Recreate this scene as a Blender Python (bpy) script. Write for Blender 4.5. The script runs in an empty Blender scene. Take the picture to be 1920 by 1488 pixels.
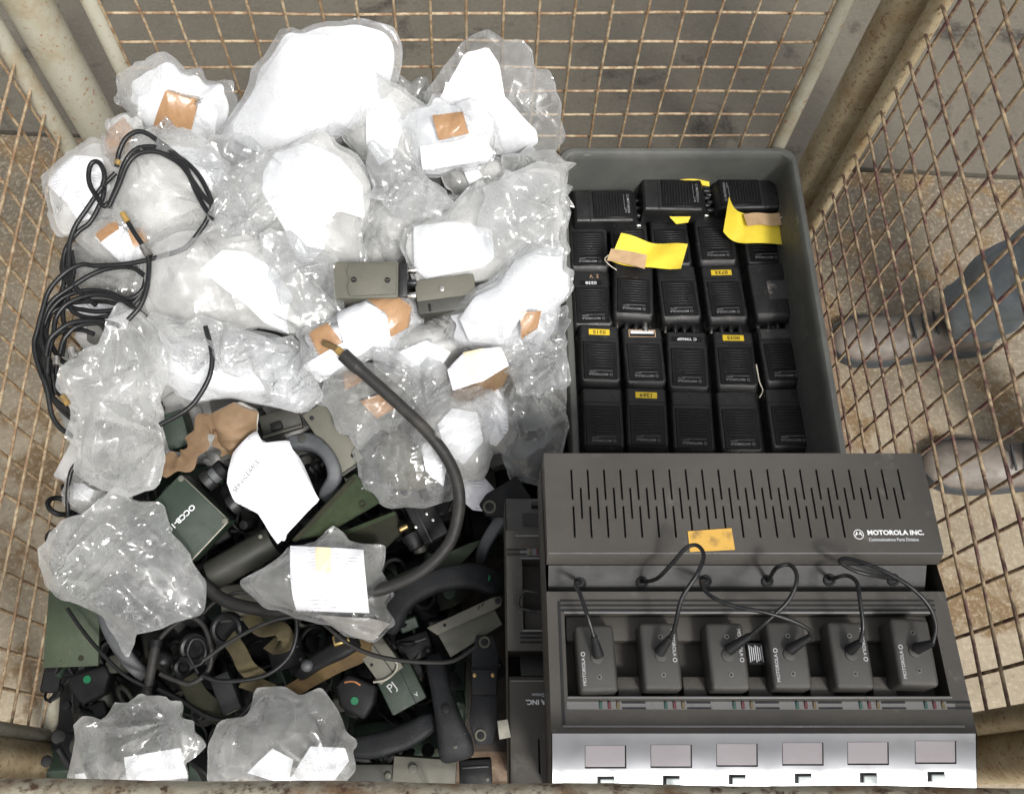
import bpy, bmesh, math, random
import numpy as np
from mathutils import Vector, Matrix

# ------------------------------------------------------------------ camera, sky, sun, exposure
W, H = 1920, 1488
F, CX, CY = 1750.0, 890.0, 744.0
TH = math.radians(23.4)
CAMZ = 1.62
sc = bpy.context.scene
col = sc.collection
cam_d = bpy.data.cameras.new('camera')
cam_d.sensor_width = 36.0
cam_d.sensor_fit = 'HORIZONTAL'
cam_d.lens = 36.0 * F / W
cam_d.shift_x = (W / 2 - CX) / W
cam_d.clip_start = 0.02
cam_d.clip_end = 500
cam = bpy.data.objects.new('camera', cam_d)
cam.location = (0, 0, CAMZ)
cam.rotation_euler = (TH, 0, 0)
col.objects.link(cam)
sc.camera = cam

SUN_EL, SUN_AZ = 52.0, 152.0        # azimuth clockwise from +Y: light from the front and a little from the right
world = bpy.data.worlds.new('World')
sc.world = world
world.use_nodes = True
wn, wl = world.node_tree.nodes, world.node_tree.links
wn.clear()
sky = wn.new('ShaderNodeTexSky')
sky.sky_type = 'NISHITA'
sky.sun_disc = False
sky.sun_elevation = math.radians(SUN_EL)
sky.sun_rotation = math.radians(SUN_AZ)
sky.dust_density = 4.0
sky.air_density = 1.0
hs = wn.new('ShaderNodeHueSaturation')
hs.inputs['Saturation'].default_value = 0.16
bgn = wn.new('ShaderNodeBackground')
bgn.inputs['Strength'].default_value = 0.09
wo = wn.new('ShaderNodeOutputWorld')
wl.new(sky.outputs[0], hs.inputs['Color'])
wl.new(hs.outputs[0], bgn.inputs['Color'])
wl.new(bgn.outputs[0], wo.inputs['Surface'])

sun_d = bpy.data.lights.new('sun', 'SUN')
sun_d.energy = 1.5
sun_d.angle = math.radians(10)
sun_d.color = (1.0, 0.965, 0.92)
sun = bpy.data.objects.new('sun', sun_d)
a, e = math.radians(SUN_AZ), math.radians(SUN_EL)
sdir = Vector((math.sin(a) * math.cos(e), math.cos(a) * math.cos(e), math.sin(e)))
sun.rotation_euler = sdir.to_track_quat('Z', 'Y').to_euler()
sun.location = sdir * 8
col.objects.link(sun)

sc.view_settings.view_transform = 'Standard'
sc.view_settings.look = 'None'
sc.view_settings.gamma = 1.0
sc.view_settings.use_curve_mapping = False
sc.view_settings.exposure = 1.1
sc.render.engine = 'CYCLES'
sc.cycles.use_denoising = True
sc.cycles.max_bounces = 8
sc.cycles.diffuse_bounces = 3
sc.cycles.glossy_bounces = 3
sc.cycles.transmission_bounces = 4
sc.cycles.transparent_max_bounces = 28
sc.cycles.caustics_reflective = False
sc.cycles.caustics_refractive = False
sc.cycles.sample_clamp_indirect = 4.0

# ------------------------------------------------------------------ photo pixel -> direction, surface -> point
_c, _s = math.cos(TH), math.sin(TH)
def ray(px, py):
    x, y = (px - CX) / F, (CY - py) / F
    return np.array([x, y * _c + _s, y * _s - _c])
def at_z(px, py, z):
    d = ray(px, py)
    t = (z - CAMZ) / d[2]
    return np.array([d[0] * t, d[1] * t, z])
def on_plane(px, py, p0, gx, gy):
    d = ray(px, py)
    t = (p0[2] - CAMZ - gx * p0[0] - gy * p0[1]) / (d[2] - gx * d[0] - gy * d[1])
    return np.array([d[0] * t, d[1] * t, CAMZ + d[2] * t])
def zp(y):
    """height of the heap's surface for things at this row of the photograph"""
    return float(np.interp(y, [0, 150, 300, 500, 700, 900, 1100, 1300, 1488],
                           [.60, .55, .50, .455, .42, .375, .33, .30, .29]))

# ------------------------------------------------------------------ materials
MATS = {}
def nmat(name):
    m = bpy.data.materials.new(name)
    m.use_nodes = True
    n, l = m.node_tree.nodes, m.node_tree.links
    n.clear()
    out = n.new('ShaderNodeOutputMaterial')
    MATS[name] = m
    return m, n, l, out

def coords(n, l, scale=1.0, rnd=True):
    tc = n.new('ShaderNodeTexCoord')
    if not rnd:
        return tc.outputs['Object']
    oi = n.new('ShaderNodeObjectInfo')
    ad = n.new('ShaderNodeVectorMath'); ad.operation = 'ADD'
    ml = n.new('ShaderNodeMath'); ml.operation = 'MULTIPLY'; ml.inputs[1].default_value = 7.3
    l.new(oi.outputs['Random'], ml.inputs[0])
    l.new(tc.outputs['Object'], ad.inputs[0])
    l.new(ml.outputs[0], ad.inputs[1])
    return ad.outputs[0]

def noise(n, l, co, scale, detail=4, rough=.6, lo=.4, hi=.6, dist=0.0):
    t = n.new('ShaderNodeTexNoise')
    t.inputs['Scale'].default_value = scale
    t.inputs['Detail'].default_value = detail
    t.inputs['Roughness'].default_value = rough
    t.inputs['Distortion'].default_value = dist
    l.new(co, t.inputs['Vector'])
    mr = n.new('ShaderNodeMapRange')
    mr.inputs['From Min'].default_value = lo
    mr.inputs['From Max'].default_value = hi
    l.new(t.outputs['Fac'], mr.inputs['Value'])
    return mr.outputs[0]

def mixc(n, l, fac, a, b):
    m = n.new('ShaderNodeMix'); m.data_type = 'RGBA'
    for sock, v in ((m.inputs[0], fac), (m.inputs[6], a), (m.inputs[7], b)):
        if hasattr(v, 'is_linked'):
            l.new(v, sock)
        else:
            sock.default_value = v if not isinstance(v, tuple) else (*v, 1.0)
    return m.outputs[2]

def mat(name, c1, c2=None, rough=.5, metal=0.0, ns=30, lo=.42, hi=.62, speck=None, spec=.5,
        bump=0.0, bs=200, scratch=None, rvar=.12, rnd=True, trans=0.0):
    m, n, l, out = nmat(name)
    b = n.new('ShaderNodeBsdfPrincipled')
    co = coords(n, l, rnd=rnd)
    c = c1
    if c2 is not None:
        c = mixc(n, l, noise(n, l, co, ns, 5, .65, lo, hi), c1, c2)
    if speck:                                   # (colour, scale, lo, hi)
        c = mixc(n, l, noise(n, l, co, speck[1], 3, .7, speck[2], speck[3]), c, speck[0])
    if scratch:                                 # thin pale scuffs
        tc2 = n.new('ShaderNodeMapping'); tc2.inputs['Scale'].default_value = (1, 6, 2)
        tc2.inputs['Rotation'].default_value = (.2, .1, .7)
        l.new(co, tc2.inputs['Vector'])
        c = mixc(n, l, noise(n, l, tc2.outputs[0], 26, 6, .75, .66, .78), c, scratch)
    if hasattr(c, 'is_linked'):
        l.new(c, b.inputs['Base Color'])
    else:
        b.inputs['Base Color'].default_value = (*c, 1)
    r = n.new('ShaderNodeMapRange')
    r.inputs['To Min'].default_value = max(.03, rough - rvar)
    r.inputs['To Max'].default_value = min(1, rough + rvar)
    l.new(noise(n, l, co, 55, 3, .6, .3, .7), r.inputs['Value'])
    l.new(r.outputs[0], b.inputs['Roughness'])
    b.inputs['Metallic'].default_value = metal
    b.inputs['Specular IOR Level'].default_value = spec
    if trans:
        b.inputs['Transmission Weight'].default_value = trans
    if bump:
        bp = n.new('ShaderNodeBump')
        bp.inputs['Strength'].default_value = bump
        bp.inputs['Distance'].default_value = .002
        l.new(noise(n, l, co, bs, 4, .7, 0, 1), bp.inputs['Height'])
        l.new(bp.outputs[0], b.inputs['Normal'])
    l.new(b.outputs[0], out.inputs['Surface'])
    return m

mat('paint', (.40, .335, .215), (.28, .20, .105), .55, ns=14, lo=.45, hi=.7, speck=((.17, .08, .035), 150, .54, .70), bump=.35, bs=120)
mat('paint_clean', (.40, .385, .31), (.30, .245, .15), .55, ns=12, lo=.46, hi=.72, speck=((.26, .12, .045), 120, .585, .70), bump=.3, bs=120)
mat('paint_rail', (.36, .33, .25), (.17, .10, .05), .6, ns=20, lo=.44, hi=.62, speck=((.07, .036, .02), 70, .52, .66), bump=.6, bs=140)
mat('wire_rust', (.22, .145, .08), (.42, .34, .22), .6, ns=60, speck=((.20, .08, .04), 200, .55, .68), bump=.4, bs=300)
mat('wire_side', (.17, .115, .07), (.36, .28, .17), .62, ns=50, speck=((.11, .05, .045), 40, .48, .62), bump=.4, bs=300)
mat('rust_frame', (.20, .14, .09), (.10, .06, .04), .65, ns=24, speck=((.36, .31, .22), 60, .62, .72), bump=.4)
mat('adapter', (.033, .032, .029), (.044, .042, .038), .4, ns=10, bump=.35, bs=1400, rvar=.05)
mat('screw_dark', (.25, .24, .22), None, .4, .8)
mat('steel_floor', (.025, .02, .016), (.05, .034, .024), .7, ns=18, bump=.4)
mat('crate', (.082, .085, .080), (.118, .12, .108), .62, ns=16, lo=.4, hi=.75, speck=((.36, .33, .24), 22, .68, .82), bump=.25, bs=90, scratch=(.3, .3, .27))
mat('radio_black', (.012, .0125, .013), (.02, .02, .0205), .36, spec=.5, ns=40, bump=.25, bs=900, speck=((.075, .072, .065), 70, .62, .80))
mat('radio_face', (.006, .0063, .007), (.010, .010, .0105), .42, spec=.3, ns=40, bump=.15, bs=900)
mat('radio_worn', (.05, .05, .05), (.30, .27, .25), .5, ns=26, lo=.58, hi=.66, bump=.2, bs=400)
mat('knob', (.012, .012, .014), None, .35)
mat('chrome', (.62, .60, .56), (.35, .33, .30), .28, 1.0, ns=90)
mat('brass', (.55, .40, .16), (.30, .2, .1), .35, 1.0, ns=90)
mat('white_print', (.72, .73, .74), None, .5)
mat('grey_print', (.45, .46, .47), None, .5)
mat('faded_print', (.17, .175, .18), (.30, .30, .31), .5, ns=60)
mat('black_print', (.03, .028, .02), None, .6)
mat('label_yellow', (.78, .56, .03), (.70, .48, .03), .45, ns=60)
mat('tag_yellow', (.90, .72, .06), (.84, .62, .05), .7, ns=12, bump=.15, bs=60)
mat('tag_manila', (.55, .38, .22), (.42, .27, .15), .8, ns=22, bump=.2, bs=120)
mat('string', (.62, .58, .48), None, .9)
mat('charger', (.043, .0395, .034), (.058, .053, .046), .46, ns=5, speck=((.11, .105, .095), 35, .62, .85), bump=.5, bs=1400, rvar=.05, scratch=(.16, .155, .15))
mat('charger_dark', (.018, .0178, .0172), (.026, .0255, .0245), .5, ns=10, bump=.3, bs=1200)
mat('charger_edge', (.13, .13, .128), None, .34)
mat('void', (.004, .004, .005), None, .7)
mat('strip_sky_sheen', (.66, .67, .69), (.54, .55, .58), .42, 0.75, ns=4, lo=.3, hi=.8, rvar=.05)  # dark glossy strip; the bright sky's reflection is put into this pale colour
mat('window_pink', (.80, .74, .75), (.74, .68, .69), .12, ns=10)
mat('button_grey', (.42, .47, .46), None, .4)
mat('led_green', (.035, .075, .065), None, .25)
mat('led_red', (.10, .035, .04), None, .25)
mat('led_yellow', (.11, .09, .05), None, .25)
mat('tape_old', (.52, .31, .06), (.20, .12, .04), .6, ns=40, lo=.55, hi=.72)
mat('band_mustard', (.30, .19, .05), (.14, .09, .03), .6, ns=40)
mat('sticker_pale', (.72, .60, .32), None, .6)
mat('sticker_dirty', (.42, .40, .33), (.25, .24, .2), .7, ns=60)
mat('cable_black', (.006, .0065, .0075), (.012, .0125, .013), .36, spec=.4, ns=50, bump=.2, bs=500)
mat('cable_grey', (.020, .0195, .0185), (.05, .046, .041), .55, spec=.35, ns=26, lo=.5, hi=.75, bump=.3, bs=400)
mat('rubber', (.006, .0063, .007), (.016, .016, .016), .58, spec=.28, ns=24, lo=.5, hi=.8, bump=.3, bs=500, speck=((.16, .16, .16), 180, .72, .8))
mat('handset', (.010, .0108, .0122), (.027, .0285, .031), .52, spec=.3, ns=14, lo=.4, hi=.8, bump=.4, bs=600, speck=((.28, .29, .3), 220, .70, .8))
mat('handset_pale', (.095, .10, .106), (.04, .042, .045), .5, ns=14, lo=.4, hi=.7, bump=.3, bs=600)
mat('case_grey', (.125, .122, .095), (.095, .094, .073), .55, ns=10, bump=.35, bs=700, scratch=(.32, .32, .28), speck=((.06, .06, .05), 160, .70, .8))
mat('case_grey_dark', (.045, .045, .036), (.03, .031, .026), .55, ns=14, bump=.3, bs=600, scratch=(.2, .2, .18))
mat('case_green', (.014, .027, .017), (.022, .037, .025), .5, ns=16, bump=.35, bs=700, speck=((.16, .17, .13), 240, .72, .8))
mat('olive_plate', (.034, .05, .026), (.05, .066, .036), .6, ns=9, bump=.4, bs=500, speck=((.02, .03, .015), 90, .66, .76))
mat('canvas_green', (.022, .036, .015), (.036, .05, .021), .9, ns=30, bump=.8, bs=900)
mat('canvas_olive', (.028, .027, .014), (.017, .017, .009), .92, ns=20, bump=.8, bs=900)
mat('webbing', (.12, .098, .048), (.075, .062, .03), .95, ns=40, bump=.9, bs=1200)
mat('webbing_brown', (.14, .092, .036), (.095, .06, .027), .95, ns=40, bump=.9, bs=1200)
mat('dot_green', (.006, .14, .055), None, .4)
mat('copper', (.55, .25, .12), None, .4, .8)
mat('tape_brown', (.37, .22, .115), (.29, .165, .082), .3, ns=18, lo=.35, hi=.7, bump=.4, bs=40)
mat('kraft', (.22, .145, .08), (.15, .092, .048), .7, ns=16, bump=.5, bs=50)
mat('paper', (.84, .85, .88), (.80, .81, .84), .75, ns=8, bump=.35, bs=22)
mat('paper_yellow', (.84, .76, .52), None, .7)
mat('paper_grey', (.46, .44, .40), (.34, .32, .29), .85, ns=14, bump=.6, bs=40)
mat('wrap_white', (.82, .83, .86), (.74, .75, .78), .55, ns=7, lo=.35, hi=.7, bump=.7, bs=16)
mat('wrap_grey', (.20, .20, .185), (.10, .10, .09), .5, ns=9, lo=.35, hi=.7, bump=.5, bs=20)
mat('wrap_pale', (.62, .615, .60), (.36, .355, .34), .55, ns=11, lo=.38, hi=.66, bump=.6, bs=18)
mat('wrap_dark', (.05, .053, .044), (.025, .027, .022), .55, ns=9, bump=.4, bs=30)
mat('denim', (.21, .245, .27), (.28, .32, .345), .9, ns=24, bump=.8, bs=700)
mat('denim_dark', (.035, .04, .05), (.05, .055, .065), .9, ns=24, bump=.8, bs=700)
mat('shoe', (.115, .098, .082), (.19, .165, .14), .6, ns=14, bump=.4, bs=90)
mat('sole', (.05, .055, .06), None, .7)
mat('jacket', (.03, .035, .045), (.045, .05, .06), .85, ns=24, bump=.5, bs=300)
mat('skin', (.52, .32, .23), (.47, .27, .19), .5, ns=30)
mat('hair', (.04, .03, .02), None, .6, bump=.8, bs=300)

def printed_paper():
    m, n, l, out = nmat('paper_printed')
    b = n.new('ShaderNodeBsdfPrincipled')
    co = coords(n, l)
    br = n.new('ShaderNodeTexBrick')
    br.inputs['Color1'].default_value = br.inputs['Color2'].default_value = (1, 1, 1, 1)
    br.inputs['Mortar'].default_value = (0, 0, 0, 1)
    br.inputs['Scale'].default_value = 30
    br.inputs['Mortar Size'].default_value = .02
    br.inputs['Row Height'].default_value = .13; br.inputs['Brick Width'].default_value = 2.7; br.offset = .37; br.squash = 1.0
    l.new(co, br.inputs['Vector'])
    f = n.new('ShaderNodeMath'); f.operation = 'MULTIPLY'
    iv = n.new('ShaderNodeMath'); iv.operation = 'SUBTRACT'; iv.inputs[0].default_value = 1
    l.new(br.outputs['Color'], iv.inputs[1])
    l.new(iv.outputs[0], f.inputs[0])
    l.new(noise(n, l, co, 45, 3, .6, .50, .60), f.inputs[1])
    c = mixc(n, l, f.outputs[0], (.82, .82, .85), (.50, .51, .56))
    l.new(c, b.inputs['Base Color'])
    b.inputs['Roughness'].default_value = .7
    l.new(b.outputs[0], out.inputs['Surface'])
printed_paper()

def film(name, h0, h1, tint, rough, cs, k1, k2):
    """thin polythene: mostly see-through, milky where creased or seen edge-on, glossy; crinkled into flat facets"""
    m, n, l, out = nmat(name)
    co = coords(n, l)
    nz = n.new('ShaderNodeTexNoise'); nz.inputs['Scale'].default_value = cs * .45; nz.inputs['Detail'].default_value = 2
    l.new(co, nz.inputs['Vector'])
    vm = n.new('ShaderNodeVectorMath'); vm.operation = 'SCALE'; vm.inputs['Scale'].default_value = 1.3 / cs
    l.new(nz.outputs['Color'], vm.inputs[0])
    va = n.new('ShaderNodeVectorMath'); va.operation = 'ADD'
    l.new(co, va.inputs[0]); l.new(vm.outputs[0], va.inputs[1])
    geo = n.new('ShaderNodeNewGeometry')
    nrm = geo.outputs['Normal']
    for sc_, k, st in ((cs, k1, (1, .45, .8)), (cs * 2.6, k2, (.5, 1, .8))):
        mp = n.new('ShaderNodeMapping'); mp.inputs['Scale'].default_value = st
        mp.inputs['Rotation'].default_value = (.3, .2, .6 + sc_)
        l.new(va.outputs[0], mp.inputs['Vector'])
        v = n.new('ShaderNodeTexVoronoi'); v.feature = 'F1'; v.inputs['Scale'].default_value = sc_
        l.new(mp.outputs[0], v.inputs['Vector'])
        sb = n.new('ShaderNodeVectorMath'); sb.operation = 'SUBTRACT'; sb.inputs[1].default_value = (.5, .5, .5)
        l.new(v.outputs['Color'], sb.inputs[0])
        s2 = n.new('ShaderNodeVectorMath'); s2.operation = 'SCALE'; s2.inputs['Scale'].default_value = k
        l.new(sb.outputs[0], s2.inputs[0])
        ad = n.new('ShaderNodeVectorMath'); ad.operation = 'ADD'
        l.new(nrm, ad.inputs[0]); l.new(s2.outputs[0], ad.inputs[1])
        nm = n.new('ShaderNodeVectorMath'); nm.operation = 'NORMALIZE'
        l.new(ad.outputs[0], nm.inputs[0])
        nrm = nm.outputs[0]
    lw = n.new('ShaderNodeLayerWeight'); lw.inputs['Blend'].default_value = .45
    l.new(nrm, lw.inputs['Normal'])
    mr = n.new('ShaderNodeMapRange')
    mr.inputs['From Min'].default_value = .1; mr.inputs['From Max'].default_value = .95
    mr.inputs['To Min'].default_value = h0; mr.inputs['To Max'].default_value = h1
    l.new(lw.outputs['Facing'], mr.inputs['Value'])
    ve = n.new('ShaderNodeTexVoronoi'); ve.feature = 'DISTANCE_TO_EDGE'; ve.inputs['Scale'].default_value = cs
    mpe = n.new('ShaderNodeMapping'); mpe.inputs['Scale'].default_value = (1, .45, .8); mpe.inputs['Rotation'].default_value = (.3, .2, .6 + cs)
    l.new(va.outputs[0], mpe.inputs['Vector']); l.new(mpe.outputs[0], ve.inputs['Vector'])
    ce = n.new('ShaderNodeMapRange')
    ce.inputs['From Min'].default_value = .0; ce.inputs['From Max'].default_value = .055
    ce.inputs['To Min'].default_value = .10; ce.inputs['To Max'].default_value = .0
    l.new(ve.outputs['Distance'], ce.inputs['Value'])
    cm = n.new('ShaderNodeMath'); cm.operation = 'MULTIPLY'
    l.new(ce.outputs[0], cm.inputs[0]); l.new(noise(n, l, co, 30, 2, .5, .45, .65), cm.inputs[1])
    bl0 = n.new('ShaderNodeMath'); bl0.operation = 'MULTIPLY_ADD'
    l.new(noise(n, l, co, 13, 4, .6, .38, .72), bl0.inputs[0])
    bl0.inputs[1].default_value = .24
    l.new(mr.outputs[0], bl0.inputs[2])
    blot = n.new('ShaderNodeMath'); blot.operation = 'ADD'; blot.use_clamp = True
    l.new(bl0.outputs[0], blot.inputs[0]); l.new(cm.outputs[0], blot.inputs[1])
    tr = n.new('ShaderNodeBsdfTransparent'); tr.inputs['Color'].default_value = (.965, .97, .97, 1)
    df = n.new('ShaderNodeBsdfDiffuse'); df.inputs['Color'].default_value = (*tint, 1)
    l.new(nrm, df.inputs['Normal'])
    tl = n.new('ShaderNodeBsdfTranslucent'); tl.inputs['Color'].default_value = (*tint, 1)
    m1 = n.new('ShaderNodeMixShader'); m1.inputs[0].default_value = .4
    l.new(df.outputs[0], m1.inputs[1]); l.new(tl.outputs[0], m1.inputs[2])
    m2 = n.new('ShaderNodeMixShader')
    l.new(blot.outputs[0], m2.inputs[0]); l.new(tr.outputs[0], m2.inputs[1]); l.new(m1.outputs[0], m2.inputs[2])
    gl = n.new('ShaderNodeBsdfGlossy'); gl.inputs['Roughness'].default_value = rough
    l.new(nrm, gl.inputs['Normal'])
    pw = n.new('ShaderNodeMath'); pw.operation = 'POWER'; pw.inputs[1].default_value = 3
    l.new(lw.outputs['Facing'], pw.inputs[0])
    fr = n.new('ShaderNodeMath'); fr.operation = 'MULTIPLY_ADD'; fr.inputs[1].default_value = .22; fr.inputs[2].default_value = .085
    l.new(pw.outputs[0], fr.inputs[0])
    m3 = n.new('ShaderNodeMixShader')
    l.new(fr.outputs[0], m3.inputs[0]); l.new(m2.outputs[0], m3.inputs[1]); l.new(gl.outputs[0], m3.inputs[2])
    l.new(m3.outputs[0], out.inputs['Surface'])
film('film_clear', .06, .52, (.82, .83, .83), .115, 60, .18, .14)
film('film_milky', .14, .60, (.88, .89, .88), .12, 50, .18, .14)
film('film_crisp', .03, .50, (.82, .83, .83), .10, 75, .22, .16)

def ground_mat(name, c1, c2, stain, stain_s, slo, shi, gspeck, joint_tint=None):
    m, n, l, out = nmat(name)
    b = n.new('ShaderNodeBsdfPrincipled')
    co = coords(n, l, rnd=False)
    c = mixc(n, l, noise(n, l, co, 3.2, 6, .65, .36, .66), c1, c2)
    if joint_tint:                                    # darker brown towards the joint, its edge broken by noise
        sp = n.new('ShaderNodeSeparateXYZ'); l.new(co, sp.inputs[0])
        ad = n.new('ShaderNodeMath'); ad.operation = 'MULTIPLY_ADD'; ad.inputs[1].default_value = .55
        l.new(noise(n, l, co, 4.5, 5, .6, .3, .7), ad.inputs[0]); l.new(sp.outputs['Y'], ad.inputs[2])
        mr = n.new('ShaderNodeMapRange'); mr.inputs['From Min'].default_value = joint_tint[1]; mr.inputs['From Max'].default_value = joint_tint[2]
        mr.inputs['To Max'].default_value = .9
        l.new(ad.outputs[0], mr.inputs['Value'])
        c = mixc(n, l, mr.outputs[0], c, joint_tint[0])
    c = mixc(n, l, noise(n, l, co, stain_s, 5, .62, slo, shi, .6), c, stain)
    c = mixc(n, l, noise(n, l, co, 110, 5, .8, .50, .76), c, gspeck[0])
    c = mixc(n, l, noise(n, l, co, 48, 5, .8, .55, .78), c, gspeck[1])
    l.new(c, b.inputs['Base Color'])
    b.inputs['Roughness'].default_value = .85
    bp = n.new('ShaderNodeBump'); bp.inputs['Strength'].default_value = .5; bp.inputs['Distance'].default_value = .004
    l.new(noise(n, l, co, 60, 8, .8, 0, 1), bp.inputs['Height'])
    l.new(bp.outputs[0], b.inputs['Normal'])
    l.new(b.outputs[0], out.inputs['Surface'])
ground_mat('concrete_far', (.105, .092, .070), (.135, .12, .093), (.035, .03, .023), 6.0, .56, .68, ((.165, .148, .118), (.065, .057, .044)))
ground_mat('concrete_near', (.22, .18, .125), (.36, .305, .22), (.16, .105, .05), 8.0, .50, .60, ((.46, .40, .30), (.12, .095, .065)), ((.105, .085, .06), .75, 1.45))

# ------------------------------------------------------------------ mesh helpers
def link(o, parent=None):
    col.objects.link(o)
    if parent is not None:
        o.parent = parent
    return o
def tag(o, label, cat, group=None):
    o['label'] = label; o['category'] = cat
    if group: o['group'] = group
    return o
def empty(name, loc=(0, 0, 0), rot=None):
    o = bpy.data.objects.new(name, None)
    o.empty_display_size = .05
    o.location = loc
    if rot is not None: o.rotation_euler = rot
    return link(o)
def finish(me, smooth=38):
    if smooth is not None:
        me.polygons.foreach_set('use_smooth', [True] * len(me.polygons))
        if smooth < 180:
            me.set_sharp_from_angle(angle=math.radians(smooth))
    me.update()
    return me
def raw(name, v, f, m, parent=None, smooth=38):
    me = bpy.data.meshes.new(name)
    me.from_pydata([tuple(map(float, p)) for p in v], [], f)
    finish(me, smooth)
    me.materials.append(MATS[m])
    return link(bpy.data.objects.new(name, me), parent)
def share(o, name=None, parent=None):
    c = bpy.data.objects.new(name or o.name.split('.')[0], o.data)
    c.matrix_basis = o.matrix_basis.copy()
    return link(c, parent)

class MB:
    """collects shapes for ONE mesh"""
    def __init__(s):
        s.bm = bmesh.new()
    def box(s, c, d, bevel=0, seg=2, rot=None):
        b = bmesh.new()
        bmesh.ops.create_cube(b, size=1)
        bmesh.ops.scale(b, vec=d, verts=b.verts)
        if bevel:
            bmesh.ops.bevel(b, geom=b.edges[:], offset=bevel, segments=seg, profile=.5, affect='EDGES')
        M = Matrix.Translation(c)
        if rot is not None:
            M = M @ (rot if isinstance(rot, Matrix) else Matrix.Rotation(rot, 4, 'Z'))
        s._add(b, M); return s
    def cyl(s, c, r, h, axis='Z', seg=20, r2=None, bevel=0, rot=None):
        b = bmesh.new()
        bmesh.ops.create_cone(b, cap_ends=True, segments=seg, radius1=r, radius2=r if r2 is None else r2, depth=h)
        if bevel:
            bmesh.ops.bevel(b, geom=[e for e in b.edges if not e.is_boundary and e.calc_face_angle(0) > .9], offset=bevel, segments=2, affect='EDGES', profile=.5)
        M = Matrix.Translation(c)
        if rot is not None: M = M @ rot
        if axis == 'X': M = M @ Matrix.Rotation(math.pi / 2, 4, 'Y')
        if axis == 'Y': M = M @ Matrix.Rotation(math.pi / 2, 4, 'X')
        s._add(b, M); return s
    def ball(s, c, r, sc3=(1, 1, 1)):
        b = bmesh.new()
        bmesh.ops.create_uvsphere(b, u_segments=18, v_segments=12, radius=r)
        s._add(b, Matrix.Translation(c) @ Matrix.Diagonal((*sc3, 1))); return s
    def ring(s, c, R, r, seg=24, rs=8, rot=None):
        v, f = [], []
        for i in range(seg):
            a = 2 * math.pi * i / seg
            for j in range(rs):
                b_ = 2 * math.pi * j / rs
                v.append(((R + r * math.cos(b_)) * math.cos(a), (R + r * math.cos(b_)) * math.sin(a), r * math.sin(b_)))
        for i in range(seg):
            for j in range(rs):
                f.append((i * rs + j, ((i + 1) % seg) * rs + j, ((i + 1) % seg) * rs + (j + 1) % rs, i * rs + (j + 1) % rs))
        s.pyd(v, f, Matrix.Translation(c) @ (rot or Matrix())); return s
    def pyd(s, v, f, M=None):
        M = M or Matrix()
        vs = [s.bm.verts.new(M @ Vector(p)) for p in v]
        for q in f:
            try: s.bm.faces.new([vs[i] for i in q])
            except ValueError: pass
        return s
    def _add(s, b, M):
        bmesh.ops.transform(b, matrix=M, verts=b.verts)
        mp = {}
        for v in b.verts: mp[v] = s.bm.verts.new(v.co)
        for f in b.faces: s.bm.faces.new([mp[v] for v in f.verts])
        b.free()
    def build(s, name, m, parent=None, smooth=38, loc=None, fixn=False):
        if fixn: bmesh.ops.recalc_face_normals(s.bm, faces=s.bm.faces)
        me = bpy.data.meshes.new(name)
        s.bm.to_mesh(me); s.bm.free()
        finish(me, smooth)
        me.materials.append(MATS[m])
        o = link(bpy.data.objects.new(name, me), parent)
        if loc is not None: o.location = loc
        return o

def spline(P, n=8, closed=False):
    """Catmull-Rom through the points"""
    P = np.asarray(P, float)
    if closed: Q = np.vstack([P[-1], P, P[0], P[1]])
    else: Q = np.vstack([2 * P[0] - P[1], P, 2 * P[-1] - P[-2]])
    out = []
    for i in range(1, len(Q) - 2):
        p0, p1, p2, p3 = Q[i - 1], Q[i], Q[i + 1], Q[i + 2]
        for t in np.linspace(0, 1, n, endpoint=False):
            out.append(.5 * (2 * p1 + (p2 - p0) * t + (2 * p0 - 5 * p1 + 4 * p2 - p3) * t * t + (3 * p1 - p0 - 3 * p2 + p3) * t ** 3))
    if not closed: out.append(Q[-2])
    return np.array(out)

def sweep(P, sec, up=(0, 0, 1), cap=True, scale=None):
    """sweep closed 2D section(s) along P; sec: Kx2 (side, up) metres"""
    P = np.asarray(P, float); n = len(P); K = len(sec)
    T = np.gradient(P, axis=0); T /= np.linalg.norm(T, axis=1)[:, None] + 1e-12
    v = []
    U = np.array(up, float)
    for i in range(n):
        t = T[i]
        u = U - t * np.dot(U, t)
        if np.linalg.norm(u) < .08: u = np.array([t[1], -t[0], .2])
        u /= np.linalg.norm(u); U = .6 * u + .4 * np.array(up, float)
        sd = np.cross(t, u)
        k = scale[i] if scale is not None else (1, 1)
        for a_, b_ in sec:
            v.append(P[i] + sd * a_ * k[0] + u * b_ * k[1])
    f = []
    for i in range(n - 1):
        for j in range(K):
            f.append((i * K + j, i * K + (j + 1) % K, (i + 1) * K + (j + 1) % K, (i + 1) * K + j))
    if cap:
        f.append(tuple(range(K))[::-1]); f.append(tuple((n - 1) * K + j for j in range(K)))
    return v, f
def circ(r, k=10):
    return [(r * math.cos(2 * math.pi * i / k), r * math.sin(2 * math.pi * i / k)) for i in range(k)]
def rrect(w, h, r, k=3):
    out = []
    for cx, cy, a0 in ((w / 2 - r, h / 2 - r, 0), (-w / 2 + r, h / 2 - r, 90), (-w / 2 + r, -h / 2 + r, 180), (w / 2 - r, -h / 2 + r, 270)):
        for i in range(k + 1):
            a_ = math.radians(a0 + 90 * i / k)
            out.append((cx + r * math.cos(a_), cy + r * math.sin(a_)))
    return out
def tube(name, P, r, m, parent=None, k=10, smooth=180):
    v, f = sweep(P, circ(r, k))
    return raw(name, v, f, m, parent, 60)

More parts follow.
